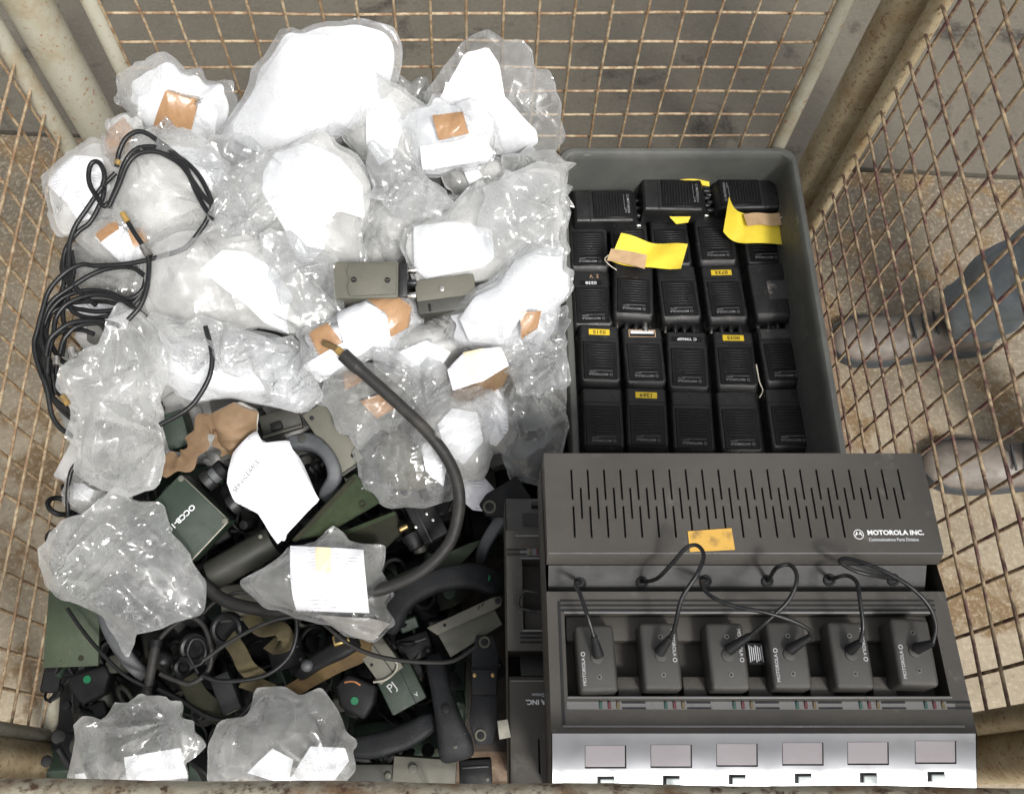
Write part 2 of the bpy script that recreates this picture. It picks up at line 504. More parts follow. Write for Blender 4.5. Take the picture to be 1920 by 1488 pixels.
_tc = {}
def text(name, s, size, m, parent, M, ext=.0002, bold=0.0, align='CENTER'):
    key = (s, size, bold, align)
    if key not in _tc:
        cu = bpy.data.curves.new('lettering', 'FONT')
        cu.body = s; cu.size = size; cu.extrude = ext; cu.offset = bold
        cu.align_x = align; cu.align_y = 'CENTER'; cu.resolution_u = 3
        t = bpy.data.objects.new('lettering', cu)
        col.objects.link(t)
        dg = bpy.context.evaluated_depsgraph_get()
        me = bpy.data.meshes.new_from_object(t.evaluated_get(dg))
        bpy.data.objects.remove(t); bpy.data.curves.remove(cu)
        _tc[key] = me
    me = _tc[key]
    if len(me.materials) == 0 or me.materials[0] is None:
        me.materials.clear(); me.materials.append(MATS[m])
    elif me.materials[0] is not MATS[m]:
        me = me.copy(); me.materials.clear(); me.materials.append(MATS[m])
    o = link(bpy.data.objects.new(name, me), parent)
    o.matrix_basis = M
    return o

def plate_holes(x0, x1, y0, y1, z, holes, depth, skirt=0.0, floor=True):
    """a plate whose holes are real: walls and, if wanted, floors"""
    xs = sorted({round(v, 6) for v in [x0, x1] + [h[0] for h in holes] + [h[1] for h in holes]})
    ys = sorted({round(v, 6) for v in [y0, y1] + [h[2] for h in holes] + [h[3] for h in holes]})
    V, Fc, idx = [], [], {}
    def vid(x, y, zz):
        k = (x, y, zz)
        if k not in idx:
            idx[k] = len(V); V.append((x, y, zz))
        return idx[k]
    nx, ny = len(xs) - 1, len(ys) - 1
    hole = np.zeros((nx, ny), bool)
    for i in range(nx):
        for j in range(ny):
            cx_, cy_ = (xs[i] + xs[i + 1]) / 2, (ys[j] + ys[j + 1]) / 2
            hole[i, j] = any(h[0] < cx_ < h[1] and h[2] < cy_ < h[3] for h in holes)
    for i in range(nx):
        for j in range(ny):
            X0, X1, Y0, Y1 = xs[i], xs[i + 1], ys[j], ys[j + 1]
            if not hole[i, j]:
                Fc.append((vid(X0, Y0, z), vid(X1, Y0, z), vid(X1, Y1, z), vid(X0, Y1, z)))
                continue
            zz = z - depth
            if floor:
                Fc.append((vid(X0, Y0, zz), vid(X1, Y0, zz), vid(X1, Y1, zz), vid(X0, Y1, zz)))
            for di, dj, A, B in ((-1, 0, (X0, Y0), (X0, Y1)), (1, 0, (X1, Y1), (X1, Y0)), (0, -1, (X1, Y0), (X0, Y0)), (0, 1, (X0, Y1), (X1, Y1))):
                a_, b_ = i + di, j + dj
                if 0 <= a_ < nx and 0 <= b_ < ny and hole[a_, b_]: continue
                Fc.append((vid(*A, zz), vid(*A, z), vid(*B, z), vid(*B, zz)))
    if skirt:
        zz = z - skirt
        P = [(x0, y0), (x1, y0), (x1, y1), (x0, y1)]
        for q in range(4):
            A, B = P[q], P[(q + 1) % 4]
            n0 = len(V); V += [(*A, z), (*A, zz), (*B, zz), (*B, z)]
            Fc.append((n0, n0 + 1, n0 + 2, n0 + 3))
        n0 = len(V); V += [(*p, zz) for p in P]
        Fc.append((n0 + 3, n0 + 2, n0 + 1, n0))
    return V, Fc
rng = random.Random(7)
nrng = np.random.default_rng(11)

# ------------------------------------------------------------------ ground: two cast slabs and the joint between them
JL, JR = at_z(100, 252, 0), at_z(1740, 322, 0)
jd = (JR - JL) / np.linalg.norm(JR - JL)
def jpt(x, off):
    t = (x - JL[0]) / jd[0]
    return (x, JL[1] + jd[1] * t + off)
def slab(name, pts, m):
    v = [(x, y, 0) for x, y in pts] + [(x, y, -.03) for x, y in pts]
    k = len(pts)
    f = [tuple(range(k))] + [(i, i + k, (i + 1) % k + k, (i + 1) % k) for i in range(k)]
    o = raw(name, v, f, m, None, None)
    o['kind'] = 'structure'
    return o
jx = np.linspace(-3, 3, 41)
jag = [float(nrng.normal(0, .004)) for _ in jx]
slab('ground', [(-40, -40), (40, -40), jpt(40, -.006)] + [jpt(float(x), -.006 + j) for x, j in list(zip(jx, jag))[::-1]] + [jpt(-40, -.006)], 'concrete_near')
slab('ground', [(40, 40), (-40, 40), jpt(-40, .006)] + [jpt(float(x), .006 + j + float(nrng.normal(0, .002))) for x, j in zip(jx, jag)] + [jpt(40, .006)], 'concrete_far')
jb = raw('ground', [(-40, -4, -.02), (40, -4, -.02), (40, 8, -.02), (-40, 8, -.02)], [(0, 1, 2, 3)], 'steel_floor', None, None)
jb['kind'] = 'structure'

# ------------------------------------------------------------------ the steel mesh cage
FLOOR = .09
cage = empty('storage_cage', (0, .5, 0))
tag(cage, 'rusty cream painted steel storage cage with open wire mesh sides', 'cage')
def cpart(o):
    o.parent = cage
    o.matrix_parent_inverse = Matrix.Translation((0, -.5, 0))
    return o
def bar(name, a_, b_, r, m, parent=None, k=18, wob=0.0, n=2):
    P = np.linspace(a_, b_, n)
    if wob:
        ph = nrng.uniform(0, 6.28, 6)
        t = np.linspace(0, 1, n)
        d = np.stack([np.sin(t * 9 + ph[0]) + .6 * np.sin(t * 23 + ph[1]), np.sin(t * 7 + ph[2]) + .6 * np.sin(t * 19 + ph[3]), np.sin(t * 8 + ph[4]) + .5 * np.sin(t * 21 + ph[5])], 1)
        P = P + d * wob
    v, f = sweep(P, circ(r, k), up=(0.02, 1, 0.03) if abs(P[-1][2] - P[0][2]) > .2 else (0, 0, 1))
    return raw(name, v, f, m, parent, 50)
for X, Y, m in ((-.630, 1.035, 'paint_clean'), (.610, 1.035, 'paint'), (-.655, .050, 'paint'), (.655, .052, 'paint')):
    b = MB(); b.cyl((X, Y, .53), .033, 1.0, seg=32).cyl((X, Y, .010), .05, .02, seg=32)
    cpart(b.build('post', m, smooth=40))
b = MB()
for y in (.05, 1.035):
    b.box((-.01, y, .055), (1.22, .05, .07), .006)
for x in (-.642, .64):
    b.box((x, .54, .055), (.045, .90, .068), .006)
cpart(b.build('base_frame', 'rust_frame'))
cpart(MB().box((-.003, .54, .084), (1.24, .94, .012)).build('floor_sheet', 'steel_floor'))

def panel(kind, frame_m, wire_m, axis, fixed, a0, a1, z0, z1, va, hz, tube_r, off):
    """frame with its wires; axis 'x' for the back and front, 'y' for the sides"""
    def pt(a_, z, d=0.0):
        return np.array([a_, fixed + d, z]) if axis == 'x' else np.array([fixed + d, a_, z])
    fr = MB()
    for A, B in (((a0, z0), (a0, z1)), ((a1, z0), (a1, z1)), ((a0, z1), (a1, z1)), ((a0, z0), (a1, z0))):
        P = np.linspace(pt(*A), pt(*B), 3)
        v, f = sweep(P, circ(tube_r, 16), up=(0.02, 1, .03) if A[0] == B[0] else (0, 0, 1))
        fr.pyd(v, f)
    fo = cpart(fr.build('panel_frame', frame_m, smooth=50))
    for q in va:
        w = bar('wire', pt(q, z0, -off), pt(q, z1, -off), (.0021 if axis == 'x' else .0024), wire_m, None, 8, .0007, 24); w.parent = fo
    for q in hz:
        w = bar('wire', pt(a0, q, off), pt(a1, q, off), (.0021 if axis == 'x' else .0024), wire_m, None, 8, .0009, 30); w.parent = fo
    return fo
hz = [.0717 + .0519 * k for k in range(1, 18)]
panel('back', 'paint_clean', 'wire_rust', 'x', 1.0, -.524, .504, .098, .985, [-.511 + .05 * i for i in range(21)], hz, .0125, .0026)
panel('right', 'paint', 'wire_side', 'y', .622, .088, .978, .098, .985, [.945 - .05 * i for i in range(17)], hz, .014, -.0026)
panel('left', 'paint_clean', 'wire_rust', 'y', -.657, .088, .972, .098, .985, [.945 - .05 * i for i in range(17)], hz, .014, .0026)
fr = panel('front', 'paint_rail', 'wire_side', 'x', -.002, -.615, .615, .098, .70, [-.55 + .05 * i for i in range(23)], [.0717 + .0519 * k for k in range(1, 12)], .012, .0026)
v, f = sweep(np.linspace((-.66, -.0015, .742), (.66, -.0120, .742), 40) + np.array([[0, .0008 * math.sin(i * .9), 0] for i in range(40)]), circ(.0215, 24))
cpart(raw('top_rail', v, f, 'paint_rail', None, 60))

# ------------------------------------------------------------------ grey crate of radios
def loft_rr(loops, x0, x1, y0, y1, k=5):
    V, Fc = [], []
    n = 4 * (k + 1)
    for inset, rad, z in loops:
        for p in rrect(x1 - x0 - 2 * inset, y1 - y0 - 2 * inset, rad, k):
            V.append(((x0 + x1) / 2 + p[0], (y0 + y1) / 2 + p[1], z))
    for i in range(len(loops) - 1):
        for j in range(n):
            Fc.append((i * n + j, i * n + (j + 1) % n, (i + 1) * n + (j + 1) % n, (i + 1) * n + j))
    Fc.append(tuple(range(n))[::-1]); Fc.append(tuple((len(loops) - 1) * n + j for j in range(n)))
    return V, Fc
CRX0, CRX1, CRY0, CRY1 = .1345, .530, .392, .988
V, Fc = loft_rr([(.018, .02, .0915), (.012, .022, .096), (.006, .024, .338), (.001, .026, .345), (0, .027, .363), (.002, .026, .372),
                 (.005, .024, .375), (.011, .020, .375), (.0140, .018, .372), (.0155, .017, .358), (.0185, .014, .226), (.023, .01, .222)], CRX0, CRX1, CRY0, CRY1)
crate = raw('plastic_crate', V, Fc, 'crate', None, 40)
tag(crate, 'scuffed grey plastic crate packed with black handheld radios', 'crate')

RW, RL, RT = .066, .108, .042
def make_radio(flip=False):
    """face up (+z), controls towards -y, base at z=0"""
    P = {}
    root = empty('handheld_radio')
    b = bmesh.new()
    sec = []
    def loop(y, w, zt, r):
        return [(p[0], y, p[1] + zt / 2) for p in rrect(w, zt, r, 4)]
    L = [loop(-RL / 2, RW - .010, RT - .012, .004), loop(-RL / 2 + .001, RW - .006, RT - .009, .005), loop(-RL / 2 + .009, RW - .001, RT - .001, .006),
         loop(-RL / 2 + .012, RW, RT, .006), loop(RL / 2 - .004, RW - .001, RT, .006), loop(RL / 2 - .001, RW - .004, RT - .003, .005), loop(RL / 2, RW - .009, RT - .008, .004)]
    n = len(L[0]); V = [p for q in L for p in q]; Fc = []
    for i in range(len(L) - 1):
        for j in range(n):
            Fc.append((i * n + j, (i + 1) * n + j, (i + 1) * n + (j + 1) % n, i * n + (j + 1) % n))
    Fc.append(tuple(range(n))); Fc.append(tuple((len(L) - 1) * n + j for j in range(n))[::-1])
    body = raw('body', V, Fc, 'radio_black', root, 32)
    if not flip:
        MB().box((0, RL / 2 - .026, RT), (RW - .004, .0012, .0012)).build('battery_seam', 'void', root)
        fp = MB().box((0, -.012, RT + .0006), (.054, .068, .0022), .001, 1).build('speaker_panel', 'radio_face', root)
        g = MB()
        for i in range(9):
            g.box((0, .0155 - i * .0048, RT + .0022), (.042, .0019, .0016), .0005, 1)
        g.build('grille', 'radio_black', root)
        MB().box((0, -.0355, RT + .0017), (.040, .0105, .0006)).build('name_plate', 'radio_face', root)
        R180 = Matrix.Rotation(math.pi, 4, 'Z')
        text('lettering', 'MOTOROLA', .0054, 'faded_print', root, Matrix.Translation((-.0035, -.0375, RT + .0022)) @ R180, bold=.0001)
        text('lettering', 'MX300', .0034, 'faded_print', root, Matrix.Translation((-.0128, -.0325, RT + .0022)) @ R180)
        MB().ring((.0165, -.0375, RT + .0021), .0021, .0004, 14, 5).build('emblem', 'faded_print', root)
        MB().box((.004, -.0308, RT + .0021), (.030, .0005, .0003)).build('trim_line', 'faded_print', root)
    y = -RL / 2
    for x, r, h, m, z in ((.0215, .0048, .012, 'knob', .021), (.006, .0042, .010, 'knob', .022), (-.009, .0042, .010, 'knob', .022), (-.0235, .0038, .009, 'chrome', .013)):
        k = MB().cyl((x, y - h / 2 + .001, z), r, h, 'Y', 16, bevel=.0008).build('knob' if m == 'knob' else 'antenna_socket', m, root)
        if m == 'knob':
            MB().box((x, y - h + .0008, z), (.0008, .0008, r * 1.4)).build('pointer', 'grey_print', k)
    t = MB().box((-.0015, y + .0002, .013), (.022, .0012, .006)).build('control_label', 'grey_print' if flip else 'radio_face', root)
    return root
def copy_tree(o, parent=None):
    c = o.copy(); col.objects.link(c); c.parent = parent
    for ch in list(o.children): copy_tree(ch, c)
    return c
radio0 = make_radio()
radioF = make_radio(True)
MB().box((.010, .0, RT + .0004), (.032, .036, .0008), .0002, 1).build('torn_sticker', 'radio_worn', radioF)
used = {}
def put_radio(px, py, z, label, rz=0.0, rx=0.0, ry=0.0, flip=False, dx=0.0):
    src = radioF if flip else radio0
    if src in used: r = copy_tree(src)
    else: r = src; used[src] = 1
    p = at_z(px, py, z + RT)
    r.location = (p[0] + dx, p[1], z)
    r.rotation_euler = (math.radians(rx), math.radians(ry), math.radians(rz))
    tag(r, label, 'radio', 'handheld radios in the grey crate')
    return r
def sticker(r, s, m='label_yellow', tm='black_print', w=.034, h=.0105, y=.0395, size=.0085):
    st = MB().box((0, y, RT + .0005), (w, h, .0008), .0002, 1).build('number_label', m, r)
    text('lettering', s, size, tm, st, Matrix.Translation((0, y, RT + .0011)) @ Matrix.Rotation(math.pi, 4, 'Z') @ Matrix.Diagonal((1.25, 1, 1, 1)), bold=.00012)
Z1 = .2235
R = {}
# front row, against the charger
for i, (px, py, lab, st) in enumerate([
    (1130, 785, 'handheld radio in front row of crate, in the corner nearest the bagged parcels', None),
    (1214, 785, 'handheld radio with yellow number sticker, in the row against the charger', '1269'),
    (1301, 791, 'unlabelled handheld radio in front row beside the 1269 radio', None),
    (1389, 791, 'unlabelled handheld radio in front row, behind it the 0035 radio', None),
    (1482, 786, 'handheld radio in front row of crate, beside the dark gap by the mesh', None)]):
    r = put_radio(px, py, Z1, lab, rz=rng.uniform(-2.5, 2.5), rx=-rng.uniform(0, 3), ry=rng.uniform(-2, 2))
    if st: sticker(r, st)
for px, py, lab, st in [
    (1123, 664, 'handheld radio with yellow number sticker, touching the crate wall by the parcels', '0215'),
    (1206, 668, 'handheld radio with white strip in a tan edged label', 'white'),
    (1291, 676, 'handheld radio with white embossed letters on black tape', 'C YM60P'),
    (1380, 676, 'handheld radio with yellow number sticker and white string hanging beside it', '0035'),
    (1466, 668, 'handheld radio with dusty rubbed battery end, string beside it', 'dust')]:
    r = put_radio(px, py, Z1 + .004, lab, rz=rng.uniform(-2.5, 2.5), rx=rng.uniform(-3.5, 0), ry=rng.uniform(-2.5, 2.5))
    if st == 'white':
        MB().box((0, .0405, RT + .0004), (.044, .013, .0007)).build('label_border', 'tag_manila', r)
        MB().box((0, .040, RT + .0008), (.041, .0105, .0006)).build('label_field', 'radio_face', r)
        MB().box((0, .042, RT + .0012), (.038, .0052, .0006)).build('white_strip', 'white_print', r)
    elif st == 'dust':
        MB().box((-.002, .0395, RT + .0002), (.050, .016, .0005)).build('worn_patch', 'radio_worn', r)
    elif st == 'C YM60P': sticker(r, st, 'radio_face', 'white_print', .050, .009, .038, .0065)
    else: sticker(r, st)
r = put_radio(1110, 560, Z1, 'handheld radio with white number 0338 on black tape', rz=.5)
sticker(r, '0338', 'radio_face', 'white_print', .036, .009, .030, .0075)
text('lettering', '5  V', .0095, 'tag_manila', r, Matrix.Translation((.006, .043, RT + .0004)) @ Matrix.Rotation(math.pi, 4, 'Z'))
r = put_radio(1188, 545, Z1 + .018, 'tilted handheld radio with bright metal knob, under the yellow tag', rz=-4, rx=-3)
MB().cyl((.0215, -RL / 2 - .006, .021), .0056, .015, 'Y', 16, bevel=.001).build('bright_knob', 'chrome', r)
put_radio(1273, 550, Z1 + .014, 'unlabelled handheld radio beside the 0733 radio, behind the embossed one', rz=1, rx=-3)
sticker(put_radio(1359, 551, Z1 + .014, 'handheld radio with yellow number sticker, next to the face down radio', rz=1.5, rx=-3), '0733')
put_radio(1447, 545, Z1 + .016, 'handheld radio lying face down with torn pale sticker on its back', rz=1.5, rx=-2, flip=True)
put_radio(1104, 455, Z1 + .004, 'handheld radio with scratched face, beside the manila tag', rz=0)
put_radio(1180, 450, Z1, 'handheld radio mostly hidden under the yellow tag with manila label', rz=.5)
put_radio(1257, 450, Z1 + .002, 'handheld radio half covered by end of the folded yellow tag', rz=1)
put_radio(1341, 446, Z1 + .012, 'handheld radio beside the standing yellow tag, in front of it the 0733 radio', rz=1, rx=-2)
put_radio(1431, 448, Z1 + .002, 'handheld radio under the yellow tag bent upwards', rz=.5)
for px, py, dz, rz, lab in ((1136, 384, .030, 91, 'handheld radio lying sideways in the crate corner by the parcels'),
                            (1265, 363, .042, 89, 'handheld radio lying sideways with yellow paper behind it'),
                            (1400, 360, .040, -89, 'handheld radio lying sideways, its controls towards the yellow paper')):
    put_radio(px, py, Z1 + dz, lab, rz=rz, ry=0, rx=0)
# the three sideways radios lie on others
for k, (px, py) in enumerate(((1135, 378), (1262, 378), (1395, 378))):
    pass

# ------------------------------------------------------------------ tags in the crate
def patch(name, pts, m, parent=None, n=14, fold=None, thick=.0006):
    """a bent sheet over four photo corners (px, py, z)"""
    C = [at_z(*p) for p in pts]
    V, Fc = [], []
    for j in range(n + 1):
        for i in range(n + 1):
            s, t = i / n, j / n
            p = (C[0] * (1 - s) + C[1] * s) * (1 - t) + (C[3] * (1 - s) + C[2] * s) * t
            p = p + np.array([0, 0, fold(s, t) if fold else 0])
            V.append(p)
    k = len(V)
    V += [p - np.array([0, 0, thick]) for p in V]
    w = n + 1
    for j in range(n):
        for i in range(n):
            a_ = j * w + i
            Fc.append((a_, a_ + 1, a_ + w + 1, a_ + w)); Fc.append((a_ + k, a_ + w + k, a_ + w + 1 + k, a_ + 1 + k))
    for i in range(n):
        for a_, b_ in ((i, i + 1), ((n * w) + i + 1, (n * w) + i), ((i + 1) * w, i * w), (i * w + n, (i + 1) * w + n)):
            Fc.append((a_, a_ + k, b_ + k, b_))
    return raw(name, V, Fc, m, parent, 60)
y1 = patch('paper_tag', [(1164, 440, .298), (1288, 462, .292), (1276, 506, .292), (1143, 492, .292)], 'tag_yellow', fold=lambda s, t: .012 * abs(s - .45) - .006 * math.sin(s * 3.1) + .003 * math.sin(s * 9 + t * 3))
tag(y1, 'folded yellow paper tag lying across the middle radios', 'tag', 'yellow tags in the crate')
m1 = patch('manila_tag', [(1146, 466, .3035), (1213, 478, .3015), (1209, 504, .3015), (1138, 488, .3035)], 'tag_manila', fold=lambda s, t: .002 * math.sin(3.1 * s))
tag(m1, 'small brown manila label tied on the folded yellow tag', 'tag', 'manila labels in the crate')
tag(tube('string', spline([at_z(1141, 478, .306), at_z(1134, 486, .30), at_z(1143, 497, .293), at_z(1156, 506, .285)], 6), .0009, 'string', k=6), 'white string looped through the manila label on the folded tag', 'string')
y2 = patch('paper_tag', [(1367, 369, .345), (1395, 400, .300), (1398, 456, .293), (1356, 434, .306)], 'tag_yellow', fold=lambda s, t: -.010 * math.sin(s * 3.14))
y2b = patch('tag_flap', [(1395, 400, .300), (1464, 412, .292), (1471, 459, .290), (1398, 456, .293)], 'tag_yellow', y2, fold=lambda s, t: .003 * math.sin(s * 3.1))
tag(y2, 'yellow paper tag with one half bent upright, beside the face down radio', 'tag', 'yellow tags in the crate')
m2 = patch('manila_tag', [(1394, 402, .307), (1468, 397, .303), (1470, 420, .303), (1402, 424, .306)], 'tag_manila', fold=lambda s, t: .003 * math.sin(s * 6.2))
tag(m2, 'brown manila label tied on the bent yellow tag', 'tag', 'manila labels in the crate')
tag(tube('string', spline([at_z(1461, 409, .309), at_z(1472, 404, .309), at_z(1471, 392, .31), at_z(1463, 386, .308)], 6), .001, 'string', k=6), 'white string looped through the manila label by the crate wall', 'string')
y3 = patch('paper_tag', [(1252, 330, .31), (1330, 313, .318), (1331, 347, .300), (1290, 352, .298)], 'tag_yellow', fold=lambda s, t: .004 * math.sin(4 * s))
tag(y3, 'yellow paper sticking up behind the sideways radio', 'tag', 'yellow tags in the crate')
y4 = patch('paper_tag', [(1255, 406, .294), (1295, 406, .294), (1290, 417, .290), (1268, 420, .290)], 'tag_yellow')
tag(y4, 'corner of yellow paper under the sideways middle radio', 'tag', 'yellow tags in the crate')
tag(tube('string', spline([at_z(1418, 683, .27), at_z(1421, 700, .262), at_z(1424, 716, .262), at_z(1430, 732, .255), at_z(1424, 745, .25)], 6), .0011, 'string', k=6), 'white string hanging between two radios beside the 0035 radio', 'string')

# ------------------------------------------------------------------ six-way battery charger
CH = np.array([.0776, .0125, .56])
CWX = .414
def loc(px, py, zl):
    p = at_z(px, py, CH[2] + zl) - CH
    return p
DK, TP, NK = .082, .100, .070           # deck, housing top, neck heights
def make_charger():
    root = empty('battery_charger')
    yb, yf = .336, .2233                # housing back and front
    # body: deck with the real recess and grooves
    dy1, dy0 = .188, .0485
    T0, T1 = loc(1064, 1150, DK), loc(1786, 1305, DK)
    tx0, tx1 = .0135, .400
    ty1, ty0 = loc(1400, 1152, DK)[1], loc(1400, 1306, DK)[1]
    holes = [(tx0 + .004, tx1 - .004, ty0, ty1)]
    for q in (1318, 1329):
        yy = loc(1400, q, DK)[1]
        holes.append((tx0, tx1, yy - .0008, yy + .0008))
    for q in (1127, 1136, 1145):
        yy = loc(1400, q, DK)[1]
        holes.append((tx0, tx1, yy - .0011, yy + .0011))
    V, Fc = plate_holes(0, CWX, dy0, dy1, DK, holes[:1], .030)
    bd = MB().pyd(V, Fc)
    # grooves are cut as thin recesses in raised lips round the tray
    for s in (0, 1):
        x = 0 if s == 0 else CWX
        bd.pyd([(x, dy0, DK), (x, dy1, DK), (x, .336, .060), (x, .336, 0), (x, 0, 0), (x, 0, .058)], [(0, 1, 2, 3, 4, 5) if s == 0 else (5, 4, 3, 2, 1, 0)])
    bd.pyd([(0, 0, 0), (CWX, 0, 0), (CWX, 0, .058), (0, 0, .058)], [(0, 1, 2, 3)])
    bd.pyd([(0, .336, 0), (CWX, .336, 0), (CWX, .336, .06), (0, .336, .06)], [(3, 2, 1, 0)])
    bd.pyd([(0, dy1, DK), (CWX, dy1, DK), (CWX, dy1, .045), (0, dy1, .045)], [(0, 1, 2, 3)])
    bd.pyd([(0, 0, 0), (CWX, 0, 0), (CWX, .336, 0), (0, .336, 0)], [(3, 2, 1, 0)])
    body = bd.build('body', 'charger', root, 30)
    for q in holes[3:]:
        MB().box(((tx0 + tx1) / 2, (q[2] + q[3]) / 2, DK + .0002), (tx1 - tx0, q[3] - q[2], .0006)).build('groove', 'void', root)
    lip = MB()
    lip.box((CWX / 2, ty1 + .0012, DK + .0008), (tx1 - tx0 - .006, .0024, .0026), .0008).box((CWX / 2, ty0 - .0012, DK + .0005), (tx1 - tx0 - .006, .002, .002), .0006)
    yb2 = loc(1400, 1362, DK)[1]
    lip.box((CWX / 2, yb2, DK + .0006), (tx1 - tx0 + .006, .0022, .0022), .0008)
    lip.build('tray_lip', 'charger_edge', root)
    MB().box((tx0 - .001, (ty1 + yb2) / 2 + .006, DK + .0003), (.0028, ty1 - yb2 + .014, .001)).build('side_groove', 'void', root)
    # steps inside the tray
    tr = MB()
    yc = loc(1400, 1206, DK - .012)[1]
    tr.box((CWX / 2, (ty1 + yc) / 2 + .001, DK - .019), (tx1 - tx0 - .012, ty1 - yc - .002, .018), .002)
    for i in range(7):
        x = .014 + i * .0642 - .010 if i else .019
    pit = [loc(p, 1235, DK)[0] for p in (1123, 1241, 1365, 1479, 1594, 1712)]
    for i in range(5):
        xm = (pit[i] + pit[i + 1]) / 2
        tr.box((xm, ty0 + .011, DK - .018), (.024, .020, .016), .002)
    tr.build('tray_steps', 'charger', root)
    # indicator strip
    st = MB()
    yl = loc(1400, 1323, DK)[1]
    st.box((CWX / 2, yl, DK + .0004), (tx1 - tx0 - .004, .0078, .0012), .0003, 1)
    ind = st.build('indicator_strip', 'charger_edge', root)
    for yy in (-.0028, .0026):
        for i in range(6):
            MB().box((pit[i] + .033, yl + yy, DK + .0011), (.0235, .0019, .0005)).build('indicator_slot', 'void', ind)
    for i in range(6):
        for k, m in enumerate(('led_green', 'led_red', 'led_yellow')):
            MB().box((pit[i] + .0005 + k * .0085, yl, DK + .0014), (.0032, .0072, .0022), .0007, 1).build('indicator_lamp', m, ind)
    # front strip, sloping
    def sl(y): return .0585 + (DK - .0015 - .0585) * y / dy0
    ang = math.atan2(DK - .060, dy0)
    RX = Matrix.Rotation(ang, 4, 'X')
    fs = MB().pyd([(.001, 0, .0588), (CWX - .001, 0, .0588), (CWX - .001, dy0, DK - .0008), (.001, dy0, DK - .0008)], [(0, 1, 2, 3)]).build('front_strip', 'strip_sky_sheen', root, None)
    for i, p in enumerate(((1137, 1419), (1258, 1418), (1379, 1416), (1500, 1414), (1620, 1413), (1744, 1411))):
        q = loc(*p, .071); y = q[1] + .001
        MB().box((q[0], y, sl(y) + .0002), (.0405, .0225, .0010), .0003, 1, RX).build('window_bezel', 'void', fs)
        MB().box((q[0] - .0005, y + .0005, sl(y) + .0008), (.0385, .0205, .0012), .0003, 1, RX).build('meter_window', 'window_pink', fs)
        y2 = y - .0215
        MB().box((q[0], y2, sl(y2) + .0006), (.0165, .0095, .0006), 0, 1, RX).build('button_recess', 'void', fs)
        MB().box((q[0] + .0012, y2 - .0014, sl(y2) + .0016), (.0135, .0075, .003), .0006, 1, RX).build('button', 'button_grey', fs)
    # neck with the six lead holes
    nk = MB().pyd([(.003, dy1 - .001, NK - .006), (CWX - .014, dy1 - .001, NK - .006), (CWX - .014, yf - .008, NK + .014), (.003, yf - .008, NK + .014)], [(0, 1, 2, 3)])
    nk.pyd([(.003, yf - .008, NK + .014), (CWX - .014, yf - .008, NK + .014), (CWX - .014, yf - .008, 0), (.003, yf - .008, 0)], [(0, 1, 2, 3)])
    neck = nk.build('neck', 'charger_dark', root, None)
    hl = []
    for p in ((1092, 1094), (1207, 1092), (1325, 1090), (1440, 1090), (1555, 1088), (1674, 1088)):
        q = loc(*p, NK + .004)
        zz = NK - .006 + .020 * (q[1] - dy1 + .001) / (yf - .008 - dy1 + .001)
        rt = Matrix.Rotation(math.atan2(.020, yf - .007 - dy1), 4, 'X')
        MB().ring((q[0], q[1], zz + .0008), .0052, .0016, 20, 8, rt).build('lead_grommet', 'rubber', neck)
        MB().cyl((q[0], q[1], zz), .0048, .0012, seg=18, rot=rt).build('lead_hole', 'void', neck)
        hl.append((q[0], q[1], zz))
    # housing with the real ventilation slots
    yr = [loc(1400, p, TP)[1] for p in (880, 938, 915, 974, 950, 1010)]
    slots = []
    pitch, wsl = .01768, .0021
    for k in range(21): slots.append((.0299 + k * pitch - wsl / 2, .0299 + k * pitch + wsl / 2, yr[1], yr[0]))
    for k in range(20): slots.append((.0391 + k * pitch - wsl / 2, .0391 + k * pitch + wsl / 2, yr[3], yr[2]))
    for k in range(17): slots.append((.0303 + k * pitch - wsl / 2, .0303 + k * pitch + wsl / 2, yr[5], yr[4]))
    V, Fc = plate_holes(.001, CWX - .001, yf + .0015, yb, TP, slots, .005, floor=False)
    hb = MB().pyd(V, Fc)
    x0, x1 = .001, CWX - .001
    hb.pyd([(x0, yf + .0015, TP), (x1, yf + .0015, TP), (x1, yf, TP - .0015), (x0, yf, TP - .0015), (x0, yf - .007, TP - .016), (x1, yf - .007, TP - .016)], [(0, 1, 2, 3)[::-1], (3, 2, 5, 4)[::-1]])
    hb.pyd([(x0, yf - .007, TP - .016), (x1, yf - .007, TP - .016), (x1, yf + .002, TP - .018), (x0, yf + .002, TP - .018)], [(0, 1, 2, 3)[::-1]])
    for x in (x0, x1):
        hb.pyd([(x, yf + .0015, TP), (x, yf, TP - .0015), (x, yf - .007, TP - .016), (x, yf + .002, .0), (x, yb, .0), (x, yb, TP)], [(0, 1, 2, 3, 4, 5)])
    hb.pyd([(x0, yb, TP), (x1, yb, TP), (x1, yb, 0), (x0, yb, 0)], [(0, 1, 2, 3)[::-1]])
    hs_ = hb.build('vented_housing', 'charger', root, 30)
    MB().box((CWX / 2, (yf + yb) / 2, TP - .012), (CWX - .01, yb - yf - .01, .010)).build('inner_shield', 'void', hs_)
    MB().box((CWX / 2, yf + .0004, TP - .0004), (CWX - .003, .0014, .0014), .0005).build('housing_edge', 'charger_edge', hs_)
    # lettering and emblem
    q = loc(1679, 1001, TP)
    text('lettering', 'MOTOROLA INC.', .0088, 'white_print', hs_, Matrix.Translation((q[0] + .001, q[1], TP + .0003)) @ Matrix.Diagonal((.86, .80, 1, 1)), bold=.00025)
    q = loc(1679, 1014, TP)
    text('lettering', 'Communications Parts Division', .0062, 'grey_print', hs_, Matrix.Translation((q[0] - .001, q[1], TP + .0003)) @ Matrix.Diagonal((.66, .78, 1, 1)), bold=.0001)
    q = loc(1612, 1004, TP)
    e_ = MB().ring((q[0], q[1], TP + .0002), .0050, .0004, 28, 5)
